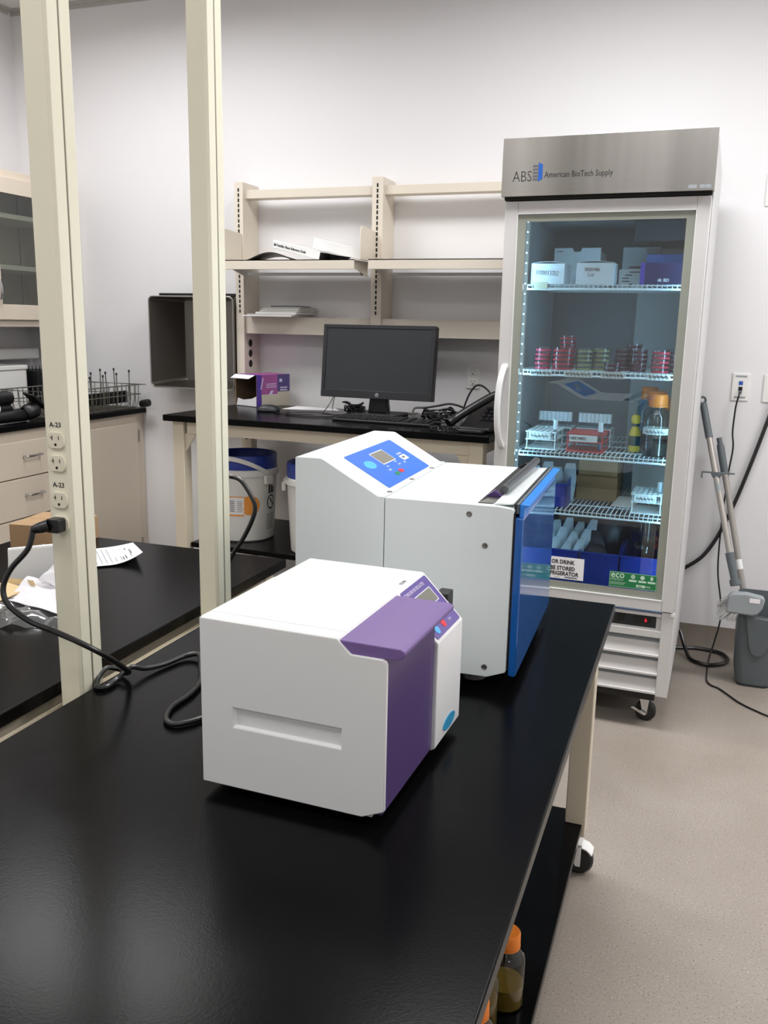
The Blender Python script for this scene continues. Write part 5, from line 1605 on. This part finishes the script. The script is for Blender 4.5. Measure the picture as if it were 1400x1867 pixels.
for a in range(-30, 211, 40):
    c_, s_ = math.cos(R(a)), math.sin(R(a))
    sun.prism([(-.171 + .0035 * c_ - .0008 * s_, 1.5725 + .0035 * s_ + .0008 * c_), (-.171 + .0035 * c_ + .0008 * s_, 1.5725 + .0035 * s_ - .0008 * c_), (-.171 + .0068 * c_ + .0012 * s_, 1.5725 + .0068 * s_ - .0012 * c_), (-.171 + .0068 * c_ - .0012 * s_, 1.5725 + .0068 * s_ + .0012 * c_)], 'y', 3.2492, 3.2498)
part('sun_mark', sun, 'paper', vb)
b_ = card_box('blue card box standing behind and above the violet box', -.236, -.105, 3.43, 3.56, T1, 1.673, 'bluecard', flap=False)
part('lid', MB().box(-.238, -.103, 3.428, 3.562, 1.673, 1.693), 'clear', b_)
for k, (xq, zq) in enumerate(((-.142, 1.662), (-.142, 1.633), (-.123, 1.66))):
    pass
b_ = card_box('tall pale card box with a plum stripe behind the violet box', -.336, -.20, 3.57, 3.70, T1, 1.710, 'liner', flap=False)
part('print_stripe', MB().box(-.31, -.21, 3.5692, 3.57, 1.634, 1.640), 'plum', b_)
b_ = card_box('low white leaflet box with printed lines beside the violet box', -.338, -.245, 3.50, 3.56, T1, 1.625, 'paperoff', flap=False)
lm = MB()
for k, (xa, xb) in enumerate(((-.30, -.26), (-.315, -.29), (-.325, -.30), (-.325, -.298), (-.30, -.285))):
    lm.box(xa, xb, 3.4992, 3.50, 1.614 - .011 * k, 1.617 - .011 * k)
part('printed_lines', lm, 'inkblack', b_, kind='stuff')

# petri dishes on the second shelf
def dish_proto(r, h, agar):
    t = link(bpy.data.objects.new('petri_dish', None))
    part('agar', MB().lathe([(0, 0), (r * .93, 0), (r * .955, h * .06), (r * .955, h * .52), (r * .93, h * .56), (0, h * .56)], n=24), agar, t, nom=(0, 0, 0))
    part('lid', MB().lathe([(r * .985, h * .42), (r, h * .42), (r, h * .93), (r * .985, h * .97), (0, h * .97)], n=24), 'dish', t, nom=(0, 0, 0))
    return t
ORD = ['bottom', 'second', 'third', 'fourth', 'fifth', 'sixth', 'seventh', 'eighth', 'ninth']
stacks = [(-.557, 3.255, .029, .0158, 5, 'agar_pink', 'pink', 'short stack next to the light strip'),
          (-.484, 3.255, .038, .0158, 5, 'agar_red', 'wide red', 'broad red stack'),
          (-.482, 3.335, .030, .0150, 8, 'agar_red', 'dark red', 'tall stack behind the broad red one'),
          (-.412, 3.27, .030, .0155, 5, 'agar_yellow', 'yellowish', 'first yellow stack, beside the red ones'),
          (-.357, 3.30, .030, .0160, 5, 'agar_yellow', 'yellowish', 'second yellow stack, beside the low plum stack'),
          (-.306, 3.240, .030, .0160, 2, 'agar_plum', 'plum', 'two-dish low stack at front'),
          (-.282, 3.325, .030, .0158, 5, 'agar_plum', 'plum', 'stack behind the two-dish low stack'),
          (-.224, 3.290, .031, .0160, 5, 'agar_plum', 'plum', 'plum stack in mid shelf gap'),
          (-.253, 3.40, .030, .0160, 6, 'agar_plum', 'blackish plum', 'tallest plum stack at back'),
          (-.146, 3.255, .031, .0158, 5, 'agar_red', 'red', 'fifth stack group by door border, front'),
          (-.108, 3.335, .030, .0158, 5, 'agar_plum', 'dark', 'stack tucked behind the end red stack')]
protos = {}
for sx_, sy_, r_, h_, cnt, ag, colr, where in stacks:
    key = (r_, h_, ag)
    for k in range(cnt):
        if key not in protos:
            o = dish_proto(r_, h_, ag)
            protos[key] = o
        else:
            o = cp(protos[key])
        o.location = FL((sx_ + .0012 * math.sin(5 * k + sx_ * 90), sy_ + .001 * math.cos(3 * k), T2 + h_ * k + .0004 * 0))
        o.rotation_euler = (0, 0, FR)
        tag(o, '%s agar petri dish, %s in the %s' % (colr, ('bottom one' if k == 0 else 'topmost' if k == cnt - 1 else ORD[k] + ' up'), where), 'petri dish', 'petri dishes on the second fridge shelf')
# scribbled tape labels on the shelf edge
def scribble(x0, x1, z0, z1, y, seed, n=60, r=.0007):
    rr = random.Random(seed)
    P = []
    for k in range(n):
        u = k / (n - 1)
        P.append((x0 + (x1 - x0) * u + .002 * rr.uniform(-1, 1), y, (z0 + z1) / 2 + (z1 - z0) * .48 * math.sin(k * 2.1 + rr.random()) * rr.uniform(.35, 1)))
    mb = MB().tube(smoothpath(P, 2), r, 4)
    m = int((x1 - x0) / .012)
    for k in range(m):
        a = x0 + (x1 - x0) * (k + .5) / m
        mb.rod((a - .004, y, z1 + .003), (a + .004, y, z0 - .003), r, 4)
    return mb
for k, (xa, xb) in enumerate(((-.585, -.515), (-.462, -.372), (-.335, -.262), (-.178, -.112))):
    tp = part('shelf_label', MB().box(xa - .004, xb + .004, 3.1945, 3.1965, T2 - .023, T2 - .001), 'tape', fg)
    part('handwriting', scribble(xa, xb, T2 - .018, T2 - .005, 3.1942, 11 + k), 'inkblack', tp)

# test tube racks
def tube_rack(label, x0, x1, y0, y1, z0, m_, lab_text=None, seed=1, h=.068, skew=.0):
    t = fthing('test_tube_rack', label, 'rack', ((x0 + x1) / 2, (y0 + y1) / 2, z0))
    nx, ny = 6, 4
    for zt_, th in ((z0 + h - .006, .005), (z0 + h - .034, .004), (z0 + .0, .004)):
        mb = MB()
        if zt_ > z0 + h - .01 or zt_ > z0 + .01:
            xsn = [x0 + (x1 - x0) * k / nx for k in range(nx + 1)]
            for k in range(nx + 1):
                mb.box(max(x0, xsn[k] - .0025), min(x1, xsn[k] + .0025), y0, y1, zt_, zt_ + th)
            ysn = [y0 + (y1 - y0) * k / ny for k in range(ny + 1)]
            for k in range(ny + 1):
                mb.box(x0, x1, max(y0, ysn[k] - .0025), min(y1, ysn[k] + .0025), zt_, zt_ + th)
            if m_ == 'redrack':
                mb.box(x0, x1, y0, y1, zt_ + .001, zt_ + th - .001)
        else:
            mb.box(x0, x1, y0, y1, zt_, zt_ + th)
        part('tier', mb, m_, t)
    for xx in (x0 + .004, x1 - .008):
        for yy in (y0 + .003, y1 - .007):
            part('post', MB().box(xx, xx + .004, yy, yy + .004, z0 + .004, z0 + h - .006), m_, t)
    if lab_text is not None:
        tp = part('label', MB().box(x0 + .012, x1 - .022, y0 - .0012, y0 - .0002, z0 + h - .030, z0 + h - .006), 'tape' if m_ != 'redrack' else 'paperoff', t)
        if lab_text:
            text(lab_text, .0145, front(x0 + .015, y0 - .0016, z0 + h - .023), 'inkblack', tp, narrow=.74, bold=.0001)
        else:
            part('handwriting', scribble(x0 + .02, x1 - .03, z0 + h - .024, z0 + h - .012, y0 - .0014, seed, 40, .0006), 'inkblack', tp)
    return t
tube_rack('white slotted test tube rack with scribbled label on third shelf', -.602, -.487, 3.235, 3.40, T3, 'whiterack', '', 21)
tube_rack('red test tube rack with a printed label on third fridge shelf', -.452, -.318, 3.235, 3.40, T3, 'redrack', 'CBSE 040521', 22)
tube_rack('white test tube rack full of tubes behind the first white one', -.602, -.462, 3.42, 3.52, T3, 'whiterack', None, 23)
tube_rack('white test tube rack full of tubes behind the red rack', -.448, -.312, 3.42, 3.52, T3, 'whiterack', None, 24)
tube_rack('white slotted test tube rack with scribbled label on lowest shelf', -.208, -.098, 3.235, 3.39, T4, 'whiterack', '', 25, .075)
def tube(label, x, y, z, h=.10, capm='tubecap', liquid=None):
    t = fthing('test_tube', label, 'test tube', (x, y, z), None)
    part('tube_body', MB().lathe([(0, 0), (.005, .001), (.0075, .006), (.0075, h - .03)], (x, y, z), 14), 'tube', t)
    part('tube_cap', MB().lathe([(0, h), (.0085, h), (.0088, h - .035), (0, h - .035)], (x, y, z), 14), capm, t)
    if liquid:
        part('liquid', MB().lathe([(0, .002), (.0066, .006), (.0066, .03), (0, .03)], (x, y, z), 12), liquid, t)
    return t
tube('single capped test tube in the front white rack on third shelf', -.497, 3.262, T3 + .005, .105)
tube('single capped test tube with teal liquid in the red rack', -.334, 3.262, T3 + .005, .105, 'tubecap', 'teal')
tube('capped test tube in the scribbled rack on the lowest shelf', -.115, 3.30, T4 + .005, .105)
for rk, (xa, xb, wn) in enumerate(((-.596, -.468, 'behind the front white rack'), (-.442, -.318, 'behind the red rack'))):
    for k in range(8):
        x = xa + (xb - xa) * (k + .5) / 8
        o = tube('capped tube in the rack %s, %s from the fridge handle side' % (wn, ['first', 'second', 'third', 'fourth', 'fifth', 'sixth', 'seventh', 'eighth'][k]), x, 3.445, T3 + .005, .118)
        o['group'] = 'tubes in the rear racks'
def fbottle(label, x, y, z, r, h, liquid, level, band=None, group='orange-capped media bottles in the fridge'):
    t = media_bottle(label, x, y, z, r, h, liquid, level, 'orange', 'media_bottle', group, FR, band)
    t.location = FL((x, y, z))
    return t
fb1 = fbottle('largest orange-capped bottle of dark broth with a taped label, in front', -.142, 3.275, T3, .046, .218, 'darkliquid', .22, (.36, .46))
part('handwriting', scribble(-.176, -.112, T3 + .082, T3 + .096, 3.2265, 31, 34, .0007), 'inkblack', fb1)
fbottle('orange-capped media bottle second in the row behind the taped one', -.156, 3.385, T3, .046, .222, 'darkliquid', .25)
fbottle('orange-capped media bottle third in the row, farthest back', -.192, 3.505, T3, .044, .228, 'darkliquid', .25)
fbottle('shorter orange-capped media bottle next to the door hinge side', -.106, 3.47, T3, .040, .19, 'darkliquid', .25)
yb_ = fthing('reagent_bottle', 'small yellow bottle with a dark green label beside orange-capped bottles', 'bottle', (-.222, 3.36, T3))
part('bottle_body', MB().lathe([(0, 0), (.019, 0), (.021, .004), (.021, .062), (.017, .078), (.012, .088), (.013, .10), (.017, .112), (.016, .126), (.010, .134), (0, .136)], (-.222, 3.36, T3), 20), 'yellow', yb_)
part('label', MB().lathe([(.0215, .022), (.0215, .058)], (-.222, 3.36, T3), 20), 'darkgreen', yb_)
part('cap', MB().lathe([(.0135, .092), (.0145, .094), (.0145, .102), (.0135, .104)], (-.222, 3.36, T3), 16), 'darkgreen', yb_)

# lowest shelf: blue bin, cartons, documents
def stack_bin(label, x0, x1, y0, y1, z0, h, dip):
    t = fthing('storage_bin', label, 'bin', ((x0 + x1) / 2, (y0 + y1) / 2, z0))
    w = .003
    prof = [(y0, z0), (y0 - .006, z0 + dip), (y0 + .03, z0 + dip), (y0 + .07, z0 + h), (y1, z0 + h), (y1, z0)]
    mb = MB().prism(prof, 'x', x0, x0 + w).prism(prof, 'x', x1 - w, x1)
    mb.box(x0, x1, y1 - w, y1, z0, z0 + h).box(x0, x1, y0, y1, z0, z0 + w)
    mb.slab((x0, y0, z0), (x1, y0, z0), (x1, y0 - .006, z0 + dip), (x0, y0 - .006, z0 + dip), -w)
    part('bin_body', mb, 'bluebin', t)
    part('bin_lip', MB().box(x0 - .001, x1 + .001, y0 - .010, y0 - .002, z0 + dip - .006, z0 + dip), 'bluebin', t, .001)
    return t
stack_bin('blue bin of white pouches on the lowest wire shelf', -.612, -.438, 3.235, 3.48, T4, .10, .088)
def pouch(label, x, y, z, w, h, tilt, m_='pouch', lean=0.0, grp='white foil pouches in the fridge bins'):
    t = fthing('foil_pouch', label, 'pouch', (x, y, z), grp)
    def f(u, v):
        b = math.sin(PI * u) * math.sin(PI * min(1, v * 1.15))
        ww = w * (1 - .45 * max(0, v - .6) / .4)
        return Vector((x + (u - .5) * ww * math.cos(tilt) + lean * v * h, y + (u - .5) * ww * math.sin(tilt) - .014 * b, z + v * h))
    def g(u, v):
        b = math.sin(PI * u) * math.sin(PI * min(1, v * 1.15))
        ww = w * (1 - .45 * max(0, v - .6) / .4)
        return Vector((x + (u - .5) * ww * math.cos(tilt) + lean * v * h, y + (u - .5) * ww * math.sin(tilt) + .002 + .012 * b, z + v * h))
    part('pouch_face', MB().grid(f, 8, 8).grid(g, 8, 8), m_, t)
    return t
for k in range(4):
    pouch('white pouch in the lowest-shelf bin, %s from the light strip' % ('nearest', 'second', 'third', 'fourth')[k], -.585 + .042 * k, 3.30 + .035 * (k % 2), T4 + .004, .062, .135 + .012 * (k % 2), R(20), lean=.1)
card_box('wide brown carton, lower of two stacked on the lowest shelf', -.432, -.278, 3.42, 3.62, T4, T4 + .095, 'kraft_dark', 'carton', False)
card_box('brown carton, upper of two stacked on the lowest shelf', -.428, -.282, 3.43, 3.62, T4 + .0956, T4 + .172, 'kraft', 'carton', False)
card_box('white printed document box standing behind the lowest-shelf rack', -.236, -.095, 3.53, 3.56, T4, T4 + .17, 'paperoff', 'document_box', False)
fsolo('leaflet', MB().slab((-.285, 3.33, T4 + .001), (-.20, 3.33, T4 + .001), (-.19, 3.44, T4 + .02), (-.27, 3.44, T4 + .02), .003), 'paperoff', 'white leaflet lying on the lowest wire shelf before the rack', 'leaflet', (-.24, 3.38, T4))

# bottom of the fridge: three blue bins
FZ = .4405
for k, (xa, xb, lb_) in enumerate(((-.600, -.380, 'blue bin packed with white pouches behind the white sign'), (-.374, -.234, 'blue bin of dark bags in the middle of the fridge floor'), (-.229, -.070, 'blue bin of clear cups behind the green sticker'))):
    stack_bin(lb_, xa, xb, 3.245, 3.62, FZ, .17, .158)
rows = ['front', 'middle', 'back']
for r_ in range(3):
    for k in range(5):
        pouch('white foil pouch in the sign-side bin, %s row, %s along' % (rows[r_], ('first', 'second', 'third', 'fourth', 'fifth')[k]), -.568 + .041 * k + .014 * r_, 3.275 + .055 * r_, FZ + .085 + .028 * r_, .044, .110 - .014 * (k % 2), R(12 - 5 * k), lean=.05 + .05 * k)
for k in range(5):
    pouch('dark bag heaped in the middle blue bin, %s' % ('front low one', 'front one next to pouches', 'middle tall one', 'rear tall one', 'rear one next to cups')[k], (-.325, -.345, -.30, -.32, -.265)[k], 3.28 + .055 * k, FZ + .09, .095, (.09, .13, .17, .19, .16)[k], R(5 * k), 'darkbag', 0, 'dark bags in the middle bin')
def cup(label, x, y, z):
    t = fthing('plastic_cup', label, 'cup', (x, y, z), 'clear cups in the end bin')
    part('cup_wall', MB().lathe([(0, 0), (.026, 0), (.030, .002), (.036, .09), (.038, .092), (.0355, .094)], (x, y, z), 24), 'clear', t)
    part('cup_lid', MB().lathe([(0, .099), (.038, .099), (.0395, .094), (.0395, .090), (.037, .090)], (x, y, z), 24), 'clear', t)
cup('clear lidded cup in end bin, front lower one', -.152, 3.295, FZ + .095)
cup('clear lidded cup in end bin, stacked upper one', -.150, 3.335, FZ + .195)
cup('clear lidded cup in end bin, rear one', -.125, 3.40, FZ + .095)
